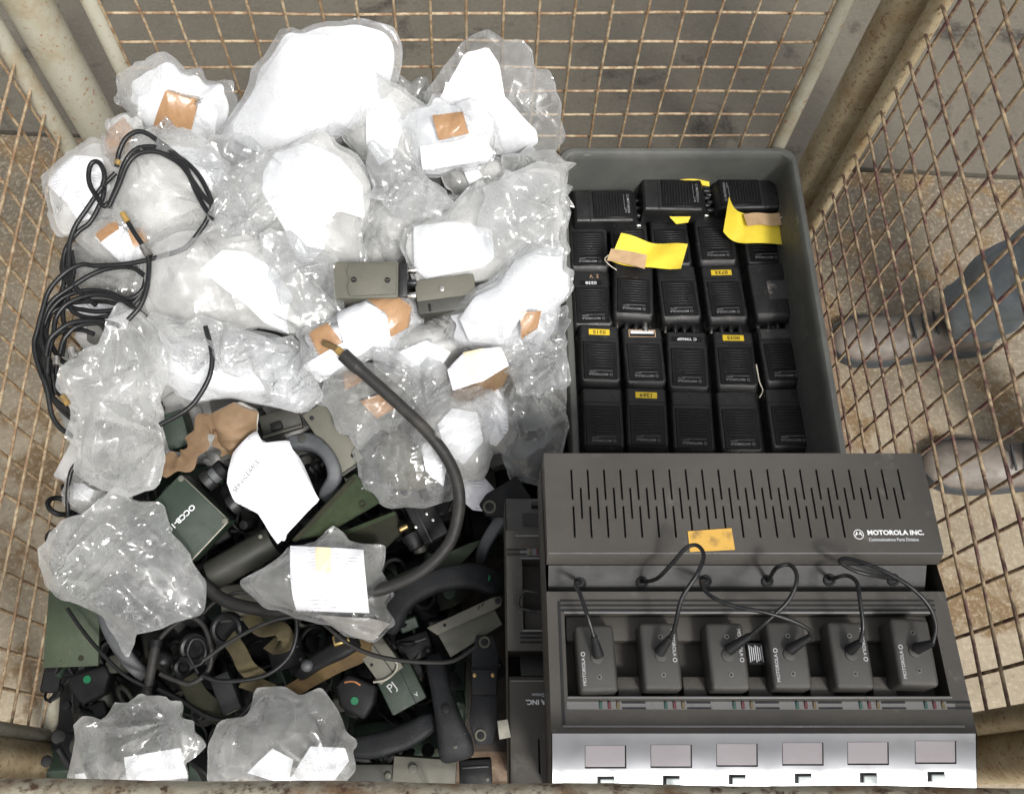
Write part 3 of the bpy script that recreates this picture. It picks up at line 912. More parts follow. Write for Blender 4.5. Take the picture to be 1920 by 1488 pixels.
    for s in (-1, 1):
        e_.pyd([(q[0] + s * .0001, q[1] - .0008, TP + .0004), (q[0] + s * .0018, q[1] + .0034, TP + .0004), (q[0] + s * .0042, q[1] - .0022, TP + .0004), (q[0] + s * .0026, q[1] - .0012, TP + .0004), (q[0] + s * .0016, q[1] + .0006, TP + .0004)], [(0, 1, 2, 3, 4) if s < 0 else (4, 3, 2, 1, 0)])
    e_.build('emblem', 'white_print', hs_, None)
    return root, hl
charger, HOLES = make_charger()
charger.location = CH
tag(charger, 'dark grey six bay battery charger with vent slots, standing on another charger', 'charger')
tp = patch('tape_label', [(1293, 998, CH[2] + TP + .0012), (1375, 992, CH[2] + TP + .0012), (1381, 1033, CH[2] + TP + .0012), (1297, 1037, CH[2] + TP + .0012)], 'tape_old', None, 6)
tp.parent = charger; tp.matrix_parent_inverse = Matrix.Translation(-Vector(CH))
tp = patch('price_sticker', [(1185, 1432, CH[2] + .0665), (1216, 1431, CH[2] + .0665), (1217, 1455, CH[2] + .0635), (1186, 1455, CH[2] + .0635)], 'sticker_pale', None, 4)
tp.parent = charger; tp.matrix_parent_inverse = Matrix.Translation(-Vector(CH))
# charger turned round beneath it, and more below
def dup_charger(x, y, z, rz, label):
    c = copy_tree(charger_src)
    c.location = (x, y, z); c.rotation_euler = (0, 0, rz)
    tag(c, label, 'charger')
    return c
charger_src = charger
c2 = copy_tree(charger)
for ch in list(c2.children):
    if ch.name.startswith(('tape_label', 'price_sticker')): bpy.data.objects.remove(ch)
c2.location = (.040 + CWX, .348, .4595); c2.rotation_euler = (0, 0, math.pi)
for ch in list(c2.children):
    if ch.name.startswith('front_strip'):
        ch.data = ch.data.copy(); ch.data.materials[0] = MATS['charger_dark']
        for g_ in ch.children:
            g_.data = g_.data.copy(); g_.data.materials[0] = MATS['radio_face']
tag(c2, 'second dark charger turned round under the upper one, next to the heap', 'charger')
st = patch('pale_sticker', [(937, 1344, .5612), (956, 1341, .5612), (962, 1374, .5612), (941, 1378, .5612)], 'sticker_dirty', None, 4)
st.parent = c2; st.matrix_parent_inverse = c2.matrix_basis.inverted()
c3 = copy_tree(c2)
for ch in list(c3.children):
    if ch.name.startswith('pale_sticker'): bpy.data.objects.remove(ch)
c3.location = (.052, .016, .359); c3.rotation_euler = (0, 0, 0)
tag(c3, 'third dark charger low in the stack, under the turned charger', 'charger')
hp = MB().box((.255, .19, .2245), (.40, .33, .266), .004).build('base_box', 'case_grey_dark')
tag(hp, 'low dark box carrying the stack of chargers', 'box')

# ------------------------------------------------------------------ charging adapters with their leads
def adapter(cx, cy, rz, zt, boot, lead, label, flip):
    ctr = at_z(cx, cy, zt)
    root = empty('charging_adapter', (ctr[0], ctr[1], zt - .034), (0, 0, math.radians(rz)))
    tag(root, label, 'adapter', 'adapters seated in the charger')
    o = MB().box((0, 0, .017), (.0385, .066, .034), .0045, 3).build('body', 'adapter', root)
    for s in (-1, 1):
        k = MB().cyl((.001, s * .0185, .0341), .0024, .001, seg=14).build('screw', 'screw_dark', root)
        MB().cyl((.001, s * .0185, .0346), .0014, .0006, seg=10).build('screw_slot', 'void', k)
    MB().cyl((0, 0, .0345), .0062, .0022, seg=20, bevel=.0006).build('boss', 'adapter', root)
    s = -1 if flip else 1
    text('lettering', 'MOTOROLA', .0048, 'grey_print', root, Matrix.Translation((-.0135 * s, -.013 * s, .0343)) @ Matrix.Rotation(math.pi / 2 * s, 4, 'Z'))
    MB().ring((-.0135 * s, .004 * s, .0344), .0019, .0004, 12, 5).build('emblem', 'grey_print', root)
    inv = Matrix.Translation(root.location) @ Matrix.Rotation(math.radians(rz), 4, 'Z')
    inv = inv.inverted()
    b0 = at_z(*boot[0], zt + .004); b1 = at_z(*boot[1], zt + .020)
    P = np.linspace(b0, b1, 9)
    v, f = sweep(P, circ(.0056, 12), scale=[(1 - .45 * t + .06 * (i % 2),) * 2 for i, t in enumerate(np.linspace(0, 1, 9))])
    o = raw('strain_relief', v, f, 'rubber', root, 60); o.matrix_parent_inverse = inv
    pts = [b1] + [at_z(x, y, zt + dz) for x, y, dz in lead[0]] + [np.array(HOLES[lead[1]]) + CH + np.array([0, 0, .004]), np.array(HOLES[lead[1]]) + CH - np.array([0, -.004, .006])]
    o = tube('lead', spline(pts, 8), .0021, 'cable_black', root, 8); o.matrix_parent_inverse = inv
ZA = CH[2] + .097
adapter(1122, 1236, 1.5, ZA, ((1125, 1232), (1117, 1198)), ([(1105, 1160, .03), (1092, 1120, .028), (1083, 1100, .015)], 0), 'charging adapter in first bay, short lead beside the charger edge near the heap', False)
adapter(1241, 1232, 0, ZA, ((1238, 1226), (1259, 1200)), ([(1268, 1180, .03), (1281, 1130, .05), (1310, 1085, .06), (1323, 1050, .055), (1311, 1030, .05), (1290, 1034, .045), (1265, 1060, .03), (1235, 1088, .01)], 1), 'charging adapter in second bay, lead arching up to the yellow tape', True)
adapter(1365, 1232, 0, ZA + .001, ((1366, 1222), (1408, 1196)), ([(1440, 1170, .034), (1480, 1132, .045), (1496, 1092, .05), (1484, 1066, .04), (1458, 1070, .03)], 3), 'charging adapter in third bay beside the small printed caution label', True)
adapter(1479, 1230, -.5, ZA, ((1479, 1222), (1520, 1198)), ([(1515, 1186, .03), (1490, 1172, .036), (1440, 1156, .04), (1380, 1143, .035), (1335, 1123, .03), (1317, 1098, .02)], 2), 'charging adapter in fourth bay, its lead crossing under the neighbouring lead', False)
adapter(1594, 1230, -1, ZA, ((1591, 1222), (1611, 1208)), ([(1617, 1180, .03), (1612, 1130, .036), (1607, 1097, .03), (1590, 1084, .022), (1570, 1086, .012)], 4), 'charging adapter in fifth bay with upright lead to its own hole', True)
adapter(1712, 1225, -2, ZA + .008, ((1715, 1220), (1746, 1211)), ([(1752, 1180, .03), (1741, 1145, .04), (1710, 1111, .045), (1668, 1084, .045), (1622, 1063, .04), (1587, 1053, .03), (1577, 1059, .022), (1603, 1074, .012), (1640, 1083, .006)], 5), 'charging adapter in last bay under the lettering, with a long looped lead', False)
q = loc(1416, 1227, .079)
lb = MB().box((q[0], q[1], .0806), (.016, .021, .0006)).build('caution_label', 'radio_face', charger)
for i in range(7):
    MB().box((q[0] - .0062 + i * .0021, q[1], .0811), (.0009, .0165 - .002 * (i % 3), .0002)).build('print_line', 'grey_print', lb)

# the two upper chargers stand tipped, their front edge raised
TIP = Matrix.Translation((-.003, .3485, .66)) @ Matrix.Rotation(math.radians(-3.0), 4, 'X') @ Matrix.Translation((0, -.3485, -.66))
for o in list(bpy.data.objects):
    if o.parent is None and (o in (charger, c2) or o.name.startswith('charging_adapter')):
        o.matrix_basis = TIP @ Matrix.LocRotScale(o.location, o.rotation_euler, None)

# ------------------------------------------------------------------ packed gear under the heap: nobody could count it
def heap():
    m = [MB() for _ in range(5)]
    mm = ['rubber', 'case_grey_dark', 'case_green', 'wrap_grey', 'wrap_pale']
    r = random.Random(3)
    for j in range(21):
        for i in range(17):
            x, y = -.605 + i * .044 + r.uniform(-.014, .014), .045 + j * .045 + r.uniform(-.014, .014)
            if x > .10 or (x > -.03 and y < .38): continue
            zt = .285 + .235 * y - (.085 if y < .47 else .045) - r.uniform(0, .055)
            if x < -.57: zt -= .04
            h = max(.05, zt - .093)
            k = (3 if r.random() < .6 else 4) if y > .47 else r.choice((0, 0, 0, 1, 2))
            l_ = r.choice((.05, .07, .10))
            b_ = MB()
            m[k].box((x, y, zt - .03), (l_, r.uniform(.03, .05), .05), .005, 2, Matrix.Rotation(r.uniform(0, 3), 4, 'Z') @ Matrix.Rotation(r.uniform(-.5, .5), 4, 'X') @ Matrix.Rotation(r.uniform(-.4, .4), 4, 'Y'))
            m[k].box((x, y, .093 + (h - .04) / 2), (.05, .05, max(.01, h - .04)))
    for k in range(60):
        x, y = r.uniform(-.58, -.02), r.uniform(.05, .45)
        z = .285 + .235 * y - .06
        a0, rad = r.uniform(0, 6.28), r.uniform(.02, .06)
        P = [(x + rad * math.cos(a0 + t * .8), y + rad * math.sin(a0 + t * .8), z + .012 * math.sin(t * 2 + k)) for t in np.linspace(0, r.uniform(3, 6), 14)]
        if max(abs(p[0]) for p in P) > .62 or min(p[1] for p in P) < .03 or max(p[0] for p in P) > .0: continue
        v, f = sweep(P, circ(r.uniform(.0018, .0035), 7)); m[0].pyd(v, f)
    for k in range(210):
        x, y = r.uniform(-.60, -.03), r.uniform(.04, .44)
        z = .285 + .235 * y - r.uniform(.03, .065)
        rt = Matrix.Rotation(r.uniform(0, 3), 4, 'Z') @ Matrix.Rotation(r.uniform(-1.2, 1.2), 4, 'X')
        mk = m[r.choice((0, 0, 0, 0, 1, 2))]
        t = r.random()
        if t < .4: mk.cyl((x, y, z), r.uniform(.005, .013), r.uniform(.012, .04), seg=14, bevel=.001, rot=rt)
        elif t < .75: mk.box((x, y, z), (r.uniform(.015, .045), r.uniform(.012, .025), r.uniform(.01, .02)), .002, 1, rt)
        else: mk.ring((x, y, z), r.uniform(.008, .02), r.uniform(.002, .004), 18, 6, rt)
    o = None
    for b, q in zip(m, mm):
        o_ = b.build('packed_gear', q, o, 40); o_['kind'] = 'stuff'
        if o is None: o = o_
    tag(o, 'dark jumble of radio gear and leads underneath the heap', 'gear')
heap()

# ------------------------------------------------------------------ plastic bags and wrapped parcels
def tri(x):
    x = x - np.floor(x)
    return np.abs(2 * x - 1) * 2 - 1
class Crumple:
    """folded-sheet relief: warped triangle waves, flat facets with sharp creases"""
    def __init__(s, seed, amp, wl=.05):
        g = np.random.default_rng(seed)
        s.amp, s.L = amp, []
        for k, (w, a_) in enumerate([(wl * 1.5, .9), (wl, .8), (wl * .8, .6), (wl * .5, .42), (wl * .36, .3), (wl * .22, .16)]):
            th = g.uniform(0, math.pi)
            s.L.append((math.cos(th) / w, math.sin(th) / w, g.uniform(0, 9), a_))
        s.W = [(g.uniform(-1, 1) * 40, g.uniform(-1, 1) * 40, g.uniform(0, 6.28), g.uniform(-1, 1), g.uniform(-1, 1)) for _ in range(4)]
        s.M = [(g.uniform(-1, 1) * 28, g.uniform(-1, 1) * 28, g.uniform(0, 6.28)) for _ in range(3)]
    def __call__(s, u, v):
        du = sum(c * np.sin(a_ * u + b_ * v + p) for a_, b_, p, c, d in s.W) * .010
        dv = sum(d * np.sin(a_ * u + b_ * v + p) for a_, b_, p, c, d in s.W) * .010
        u, v = u + du, v + dv
        h = 0
        for i, (fx, fy, ph, a_) in enumerate(s.L):
            mk = .55 + .45 * np.sin(s.M[i % 3][0] * u + s.M[i % 3][1] * v + s.M[i % 3][2] + i)
            h = h + a_ * mk * tri(fx * u + fy * v + ph)
        return h * s.amp
def chaikin(P, n=1):
    P = np.asarray(P, float)
    for _ in range(n):
        Q = np.roll(P, -1, 0)
        P = np.stack([.88 * P + .12 * Q, .12 * P + .88 * Q], 1).reshape(-1, 2)
    return P
def resample(P, n):
    P = np.vstack([P, P[:1]])
    d = np.r_[0, np.cumsum(np.linalg.norm(np.diff(P, axis=0), axis=1))]
    t = np.linspace(0, d[-1], n, endpoint=False)
    return np.stack([np.interp(t, d, P[:, 0]), np.interp(t, d, P[:, 1])], 1)
def centroid(P):
    x, y = P[:, 0], P[:, 1]; x2, y2 = np.roll(x, -1), np.roll(y, -1)
    c = x * y2 - x2 * y; A = c.sum() / 2
    return np.array([((x + x2) * c).sum(), ((y + y2) * c).sum()]) / (6 * A)
_seed = [100]
class Bag:
    def __init__(s, out, lev=0.0, gy=.30, gx=0.0, T=.045, Tb=.03, amp=.0068, wl=.05, z=None, prof=(2.3, .85), grow=1.10, jf=1.0):
        _seed[0] += 1
        s.seed = _seed[0]
        g = np.random.default_rng(s.seed); s.g = g
        out = np.array(out, float)
        c = centroid(out)
        out = c + (out - c) * grow
        z0 = (zp(c[1]) if z is None else z) + lev
        s.o = at_z(c[0], c[1], z0); s.gx, s.gy = gx, gy
        n = np.array([-gx, -gy, 1.0]); s.n = n / np.linalg.norm(n)
        u = np.array([1, 0, gx]); s.u = u / np.linalg.norm(u)
        s.v = np.cross(s.n, s.u)
        s.T, s.Tb, s.prof = T, Tb, prof
        s.b = resample(chaikin(s.uv(out)), 180)
        kn = np.unique(np.r_[0, np.cumsum(g.integers(5, 13, 40))]); kn = np.r_[kn[kn < 176], 180]
        jv = g.normal(0, .0048, len(kn)); jv[-1] = jv[0]
        jit = np.interp(np.arange(180), kn, jv)
        for _ in range(g.integers(2, 5)):            # loose corners sticking out
            k0, w_, a0 = g.uniform(0, 180), g.uniform(4, 9), g.uniform(.005, .020)
            dd = np.abs((np.arange(180) - k0 + 90) % 180 - 90)
            jit = jit + a0 * np.clip(1 - dd / w_, 0, 1)
        s.c = centroid(s.b)
        d = s.b - s.c; s.b = s.b + d / np.linalg.norm(d, axis=1)[:, None] * jit[:, None] * jf
        d = s.b - s.c
        th = np.arctan2(d[:, 1], d[:, 0]); o_ = np.argsort(th)
        s.th, s.R = th[o_], np.linalg.norm(d, axis=1)[o_]
        s.Rj = s.R.copy()
        kk = np.ones(15) / 15
        s.R = np.convolve(np.r_[s.R[-7:], s.R, s.R[:7]], kk, 'valid')
        s.cr = Crumple(s.seed, amp, wl)
        s.lump = [(g.uniform(-1, 1) * 22, g.uniform(-1, 1) * 22, g.uniform(0, 6.28)) for _ in range(4)]
    def uv(s, px):
        P = np.array([on_plane(x, y, s.o, s.gx, s.gy) for x, y in px]) - s.o
        return np.stack([P @ s.u, P @ s.v], 1)
    def r(s, q):
        d = q - s.c
        th = np.arctan2(d[:, 1], d[:, 0])
        R = np.interp(th, np.r_[s.th[-1] - 2 * math.pi, s.th, s.th[0] + 2 * math.pi], np.r_[s.R[-1], s.R, s.R[0]])
        return np.linalg.norm(d, axis=1) / R
    def top(s, q, ca=1.0):
        r = np.clip(s.r(q), 0, 1)
        lm = .82 + .07 * sum(np.sin(a_ * q[:, 0] + b_ * q[:, 1] + p) for a_, b_, p in s.lump)
        return s.T * (1 - r ** s.prof[0]) ** s.prof[1] * lm + s.cr(q[:, 0], q[:, 1]) * ca
    def w3(s, q, h):
        return s.o + q[:, :1] * s.u + q[:, 1:2] * s.v + h[:, None] * s.n
    def polar(s, b, M, hf, hb=None):
        c = centroid(b); n = len(b)
        rr = np.linspace(0, 1, M + 1)[1:]
        q = np.vstack([[c]] + [c + t * (b - c) for t in rr])
        V = [s.w3(q, hf(q, np.r_[0, np.repeat(rr, n)]))]
        f = [(0, 1 + j, 1 + (j + 1) % n) for j in range(n)]
        for i in range(M - 1):
            a_ = 1 + i * n
            f += [(a_ + j, a_ + n + j, a_ + n + (j + 1) % n, a_ + (j + 1) % n) for j in range(n)]
        if hb is not None:
            k = len(q) - n                       # the rim is shared
            q2 = q[:k]
            V.append(s.w3(q2, hb(q2, np.r_[0, np.repeat(rr[:-1], n)])))
            off = len(q); rim = 1 + (M - 1) * n
            f += [(off, off + 1 + (j + 1) % n, off + 1 + j) for j in range(n)]
            for i in range(M - 1):
                a_ = off + 1 + i * n
                nx = (off + 1 + (i + 1) * n) if i < M - 2 else rim
                f += [(a_ + j, a_ + (j + 1) % n, nx + (j + 1) % n, nx + j) for j in range(n)]
        return np.vstack(V), f
    def mesh(s, name, b, M, hf, hb, m, parent, smooth=180):
        V, f = s.polar(b, M, hf, hb)
        me = bpy.data.meshes.new(name)
        V = V - s.o
        me.from_pydata(V.tolist(), [], f)
        finish(me, smooth); me.materials.append(MATS[m])
        return link(bpy.data.objects.new(name, me), parent)
def inside(q, poly):
    x, y = q[:, 0], q[:, 1]; c = np.zeros(len(q), bool)
    for i in range(len(poly)):
        (x1, y1), (x2, y2) = poly[i], poly[i - 1]
        c ^= ((y1 > y) != (y2 > y)) & (x < (x2 - x1) * (y - y1) / (y2 - y1 + 1e-12) + x1)
    return c
def smooth_noise(g, n, cell):
    k = max(3, int(n / cell) + 2)
    a_ = g.normal(0, 1, (k, k))
    t = np.linspace(0, k - 1.001, n); i = t.astype(int); f = t - i; f = f * f * (3 - 2 * f)
    r0 = a_[i][:, i] * (1 - f)[None] + a_[i][:, np.minimum(i + 1, k - 1)] * f[None]
    r1 = a_[np.minimum(i + 1, k - 1)][:, i] * (1 - f)[None] + a_[np.minimum(i + 1, k - 1)][:, np.minimum(i + 1, k - 1)] * f[None]
    return r0 * (1 - f)[:, None] + r1 * f[:, None]
def facets(g, q, spacing, aniso, warp=.35):
    """piecewise-flat relief: random heights on a stretched, turned, warped lattice of triangles"""
    t = g.uniform(0, math.pi); c, s = math.cos(t), math.sin(t)
    x = (q[:, 0] * c + q[:, 1] * s) / (spacing * aniso) + g.uniform(0, 50)
    y = (-q[:, 0] * s + q[:, 1] * c) / spacing + g.uniform(0, 50)
    for k in (1.3, 2.9):
        x, y = x + warp / k * np.sin(k * y + g.uniform(0, 6)) * np.cos(.7 * k * x + g.uniform(0, 6)), y + warp / k * np.sin(k * 1.1 * x + g.uniform(0, 6)) * np.cos(.6 * k * y + g.uniform(0, 6))
    i, j = np.floor(x).astype(int) % 64, np.floor(y).astype(int) % 64
    fx, fy = x - np.floor(x), y - np.floor(y)
    Hh = g.normal(0, 1, (65, 65)); D = g.random((64, 64)) < .5
    a_, b_, c_, d_ = Hh[i, j], Hh[i + 1, j], Hh[i + 1, j + 1], Hh[i, j + 1]
    h1 = np.where(fx > fy, a_ + (b_ - a_) * fx + (c_ - b_) * fy, a_ + (c_ - d_) * fx + (d_ - a_) * fy)
    h2 = np.where(fx + fy < 1, a_ + (b_ - a_) * fx + (d_ - a_) * fy, c_ + (d_ - c_) * (1 - fx) + (b_ - c_) * (1 - fy))
    return np.where(D[i, j], h1, h2)
def crush(g, q, r, amp, wl, c, R0):
    m = .35 + .65 * np.clip(.5 + .5 * np.sin(q[:, 0] * 33 + g.uniform(0, 6)) * np.cos(q[:, 1] * 29 + g.uniform(0, 6)) + g.uniform(-.15, .25), 0, 1)
    h = amp * (1.1 * facets(g, q, wl * g.uniform(.7, 1.3), g.uniform(2.4, 5)) + g.uniform(.4, .9) * facets(g, q, wl * g.uniform(.32, .55), g.uniform(2.2, 5)) * m + g.uniform(.06, .30) * facets(g, q, wl * .19, 2.4) * m)
    for _ in range(g.integers(1, 3)):              # folds fanning out from a gathered spot
        t = g.uniform(0, 6.28); pt = c + R0 * g.uniform(.55, .95) * np.array([math.cos(t), math.sin(t)])
        d = q - pt; th = np.arctan2(d[:, 1], d[:, 0]); dd = np.linalg.norm(d, axis=1)
        k = g.integers(5, 10)
        sec = np.clip(.25 + np.cos(th - math.atan2(c[1] - pt[1], c[0] - pt[0]) + g.uniform(-.8, .8)), 0, 1)
        h = h + amp * 1.2 * tri(th * k / 6.283 + .5 * np.sin(2 * th + t) + .3 * np.sin(5 * th + 2 * t) + 4 * dd) * np.clip(dd / .025, 0, 1) * np.exp(-(dd / .08) ** 2) * sec
    return h
def bag(label, out, sheets=(), core=None, film='film_clear', core_k=.93, name='wrapped_parcel', cat='parcel', group='bagged parcels in the heap', **kw):
    B = Bag(out, jf=1.0 if film else .12, **kw)
    g = B.g
    root = empty(name, B.o)
    tag(root, label, cat, group)
    if film:
        size = float(np.ptp(B.b[:, 0]) + np.ptp(B.b[:, 1])) / 2
        n = int(np.clip(size / .0027, 36, 92))
        a_, b_ = np.meshgrid(np.linspace(-1, 1, n), np.linspace(-1, 1, n), indexing='ij')
        rr = np.maximum(np.abs(a_), np.abs(b_)); big = np.abs(a_) >= np.abs(b_)
        with np.errstate(divide='ignore', invalid='ignore'):
            th = np.where(big, np.where(a_ > 0, 0, math.pi) + (math.pi / 4) * np.nan_to_num(b_ / a_), np.where(b_ > 0, math.pi / 2, -math.pi / 2) - (math.pi / 4) * np.nan_to_num(a_ / b_))
        th = th + g.uniform(0, 1.5)
        tw = (th + math.pi) % (2 * math.pi) - math.pi
        R = np.interp(tw, np.r_[B.th[-1] - 2 * math.pi, B.th, B.th[0] + 2 * math.pi], np.r_[B.Rj[-1], B.Rj, B.Rj[0]])
        qq = np.stack([B.c[0] + rr * R * np.cos(tw), B.c[1] + rr * R * np.sin(tw)], 2)
        flat = qq.reshape(-1, 2)
        rf = np.clip(B.r(flat), 0, 1)
        base = B.top(flat, .2)
        fl = (1.0 if core else 1.0)                 # beyond the contents the film is loose and flat
        base = np.where(rf < fl, base * np.clip((fl - rf) / .10, 0, 1) ** .7, 0) if core else base
        am = max(.006, kw.get('amp', .0068) * 1.25)
        h = crush(g, flat, rf, am * (1.0 if core else 1.5), kw.get('wl', .05), B.c, float(B.R.mean()))
        h = base + np.where(h > 0, h, h * (.7 if core else 1.0)) + (.0045 if core else 0)
        lo = base + (.0008 if core else -.02)
        lo = np.where(rf > .8, base - .012, lo)
        for m, poly, off in sheets:
            if off < .0015:
                lo = np.where(inside(flat, B.uv(poly)), np.maximum(lo, B.top(flat, .2) + .0010), lo)
        h = np.maximum(h, lo)
        for m, poly, off in sheets:
            if off >= .0015:
                h = np.where(inside(flat, B.uv(poly)), np.minimum(h, B.top(flat, .2) + off - .0008), h)
        X = np.concatenate([qq, h.reshape(n, n, 1)], 2)
        top = X.reshape(-1, 3)
        hb = -B.Tb * (1 - np.clip(rr, 0, 1) ** 2.2) ** .7
        bot = np.concatenate([qq, hb[..., None] + .004 * smooth_noise(g, n, 8)[..., None]], 2).reshape(-1, 3)
        e_ = (rr > .999).reshape(-1); bot[e_] = top[e_]
        V = np.vstack([top, bot])
        V = V[:, :1] * B.u + V[:, 1:2] * B.v + V[:, 2:3] * B.n
        f = []
        for i in range(n - 1):
            for j in range(n - 1):
                p_ = i * n + j
                f.append((p_, p_ + n, p_ + n + 1, p_ + 1)); f.append((p_ + n * n, p_ + 1 + n * n, p_ + n + 1 + n * n, p_ + n + n * n))
        me = bpy.data.meshes.new('plastic_film'); me.from_pydata(V.tolist(), [], f)
        finish(me, 28); me.materials.append(MATS[film])
        link(bpy.data.objects.new('plastic_film', me), root)
    if core:
        b = B.c + (B.b - B.c) * core_k + g.normal(0, .002, 2)
        k2 = np.ones(5) / 5
        bs = np.stack([np.convolve(np.r_[b[-2:, i], b[:, i], b[:2, i]], k2, 'valid') for i in (0, 1)], 1)
        sd = int(g.integers(1, 9999))
        def hc(q, r):
            gg = np.random.default_rng(sd)
            cf = facets(gg, q, .030, 1.7) * .0030 + facets(gg, q, .013, 1.6) * .0011
            return (B.top(q, .2) - .0048 + np.minimum(cf, .0035)) * (1 - np.clip(r, 0, 1) ** 5) - .0035
        def hcb(q, r):
            return -B.Tb * .9 * (1 - np.clip(r, 0, 1) ** 3) ** .6 - .004
        B.mesh('wrapped_contents', bs, 26, hc, hcb, core, root, 40)
    for i, (m, poly, off) in enumerate(sheets):
        b = resample(B.uv(poly), 72)
        nm = {'paper': 'paper_sheet', 'paper_printed': 'printed_sheet', 'tape_brown': 'brown_tape', 'paper_yellow': 'yellow_patch', 'kraft': 'brown_paper'}.get(m, 'sheet')
        sd2 = int(g.integers(1, 9999))
        def hp_(q, r, off=off, sd2=sd2, k_=(.0012 if off >= .0015 or film else .0022)):
            gg = np.random.default_rng(sd2)
            return B.top(q, .2 if film else .4) + off - k_ * np.clip(1 + facets(gg, q, .045, 1.5), 0, 2) * (0 if off >= .0015 else 1)
        B.mesh(nm, b, 18, hp_, None, m, root, 40)
    return root, B

P, PP, TB, KR, PY = 'paper', 'paper_printed', 'tape_brown', 'kraft', 'paper_yellow'
# --- against the back mesh
bag('parcel end in brown tape beside the left rear post', [(196, 240), (235, 213), (266, 235), (262, 300), (228, 328), (198, 295)], [(TB, [(202, 245), (235, 218), (258, 238), (254, 296), (228, 318), (204, 290)], .001)], 'wrap_pale', lev=.02, gy=1.2, T=.03)
bag('cylindrical white parcel with wide brown tape band, standing against the back mesh', [(240, 150), (275, 110), (310, 110), (335, 138), (388, 155), (428, 148), (444, 178), (432, 218), (408, 250), (398, 292), (352, 280), (298, 246), (252, 228), (235, 190)],
    [(P, [(272, 168), (315, 150), (390, 172), (416, 196), (408, 246), (394, 274), (352, 262), (266, 226)], -.002), (TB, [(325, 150), (386, 168), (376, 210), (364, 250), (296, 232), (312, 188)], .0016)], 'wrap_white', lev=.012, gy=1.75, T=.05, core_k=.78)
bag('big white bag leaning on the back mesh, largest of all the parcels', [(437, 232), (460, 190), (500, 120), (540, 56), (590, 48), (680, 52), (716, 68), (732, 98), (726, 190), (722, 218), (650, 250), (595, 292), (545, 312), (495, 318), (440, 288), (408, 255)],
    [(P, [(442, 225), (500, 130), (548, 60), (680, 57), (704, 100), (716, 190), (690, 224), (640, 246), (580, 272), (520, 280), (448, 246)], -.002)], 'wrap_white', lev=.03, gy=1.7, T=.07, core_k=.9, amp=.003, wl=.075)
bag('clear bag with white paper on one half, leaning on the back mesh beside the crate', [(815, 182), (835, 130), (868, 90), (920, 79), (972, 90), (1002, 130), (1036, 190), (1051, 250), (1022, 285), (960, 302), (910, 292), (872, 256), (826, 215)],
    [(P, [(822, 182), (872, 96), (915, 84), (936, 112), (945, 165), (1004, 230), (1008, 255), (975, 280), (916, 282), (896, 205), (852, 196)], -.002)], None, lev=.025, gy=1.8, T=.045, wl=.09, amp=.0028)
bag('grey film tuft poking up between the two bags on the back mesh', [(735, 190), (760, 155), (800, 150), (806, 190), (790, 215), (750, 215)], [], 'wrap_grey', lev=.0, gy=1.6, T=.02)
# --- second rank
bag('creased milky bag with cream stained fold between big white bag and tape label', [(640, 205), (690, 162), (738, 168), (780, 192), (828, 232), (800, 290), (790, 338), (838, 368), (852, 396), (800, 412), (760, 384), (718, 345), (688, 305), (648, 262)],
    [(P, [(690, 190), (735, 185), (760, 230), (745, 290), (715, 310), (690, 270)], -.004)], 'wrap_pale', 'film_milky', lev=.03, gy=.8, T=.055, wl=.04, amp=.0045)
bag('small silvery parcel tucked beneath the tape label and the leaning clear bag', [(832, 312), (868, 288), (922, 292), (956, 318), (944, 352), (884, 374), (842, 354)], [(P, [(868, 320), (892, 314), (905, 335), (880, 350)], 0)], 'wrap_pale', 'film_crisp', lev=.02, gy=.6, T=.04, wl=.03)
bag('grey film bag filling the gap behind the crate corner', [(930, 330), (960, 300), (1030, 285), (1052, 320), (1056, 370), (1000, 372), (950, 356)], [], 'wrap_grey', 'film_milky', lev=.015, gy=.6, T=.03)
bag('small parcel with orange brown tape square and white label strip', [(752, 228), (800, 205), (896, 194), (914, 215), (918, 302), (860, 314), (788, 324), (776, 300), (758, 262)],
    [(P, [(790, 272), (910, 252), (913, 298), (793, 318)], .002), (TB, [(812, 215), (868, 208), (880, 248), (825, 260)], .0018)], 'wrap_white', 'film_crisp', lev=.055, gy=.9, T=.04, wl=.035)
bag('silvery crumpled bag in front of the small taped parcel', [(690, 372), (760, 350), (838, 378), (872, 402), (852, 432), (792, 432), (776, 472), (722, 492), (690, 462)], [], 'wrap_pale', 'film_crisp', lev=.03, T=.04, wl=.04, amp=.0045)
bag('rounded white bag in the middle with drooping film skirt', [(412, 335), (450, 315), (500, 300), (545, 275), (600, 267), (652, 295), (687, 350), (692, 402), (668, 440), (682, 490), (626, 496), (580, 507), (538, 482), (508, 444), (470, 458), (428, 442), (408, 400)],
    [(P, [(505, 332), (520, 292), (580, 272), (640, 300), (682, 350), (686, 412), (640, 402), (612, 440), (616, 470), (585, 496), (560, 490), (545, 440), (525, 402), (506, 372)], -.002)], 'wrap_pale', lev=.045, gy=.5, T=.065, wl=.05)
bag('dull film flap under the rounded white bag', [(640, 405), (700, 392), (772, 420), (778, 482), (702, 494), (640, 484)], [], 'wrap_grey', 'film_crisp', lev=.02, T=.03, wl=.03)
bag('crumpled clear film between rounded white bag and grey metal case', [(478, 472), (520, 446), (600, 490), (628, 532), (602, 562), (540, 525)], [], 'wrap_grey', 'film_crisp', lev=.035, T=.03, wl=.03)
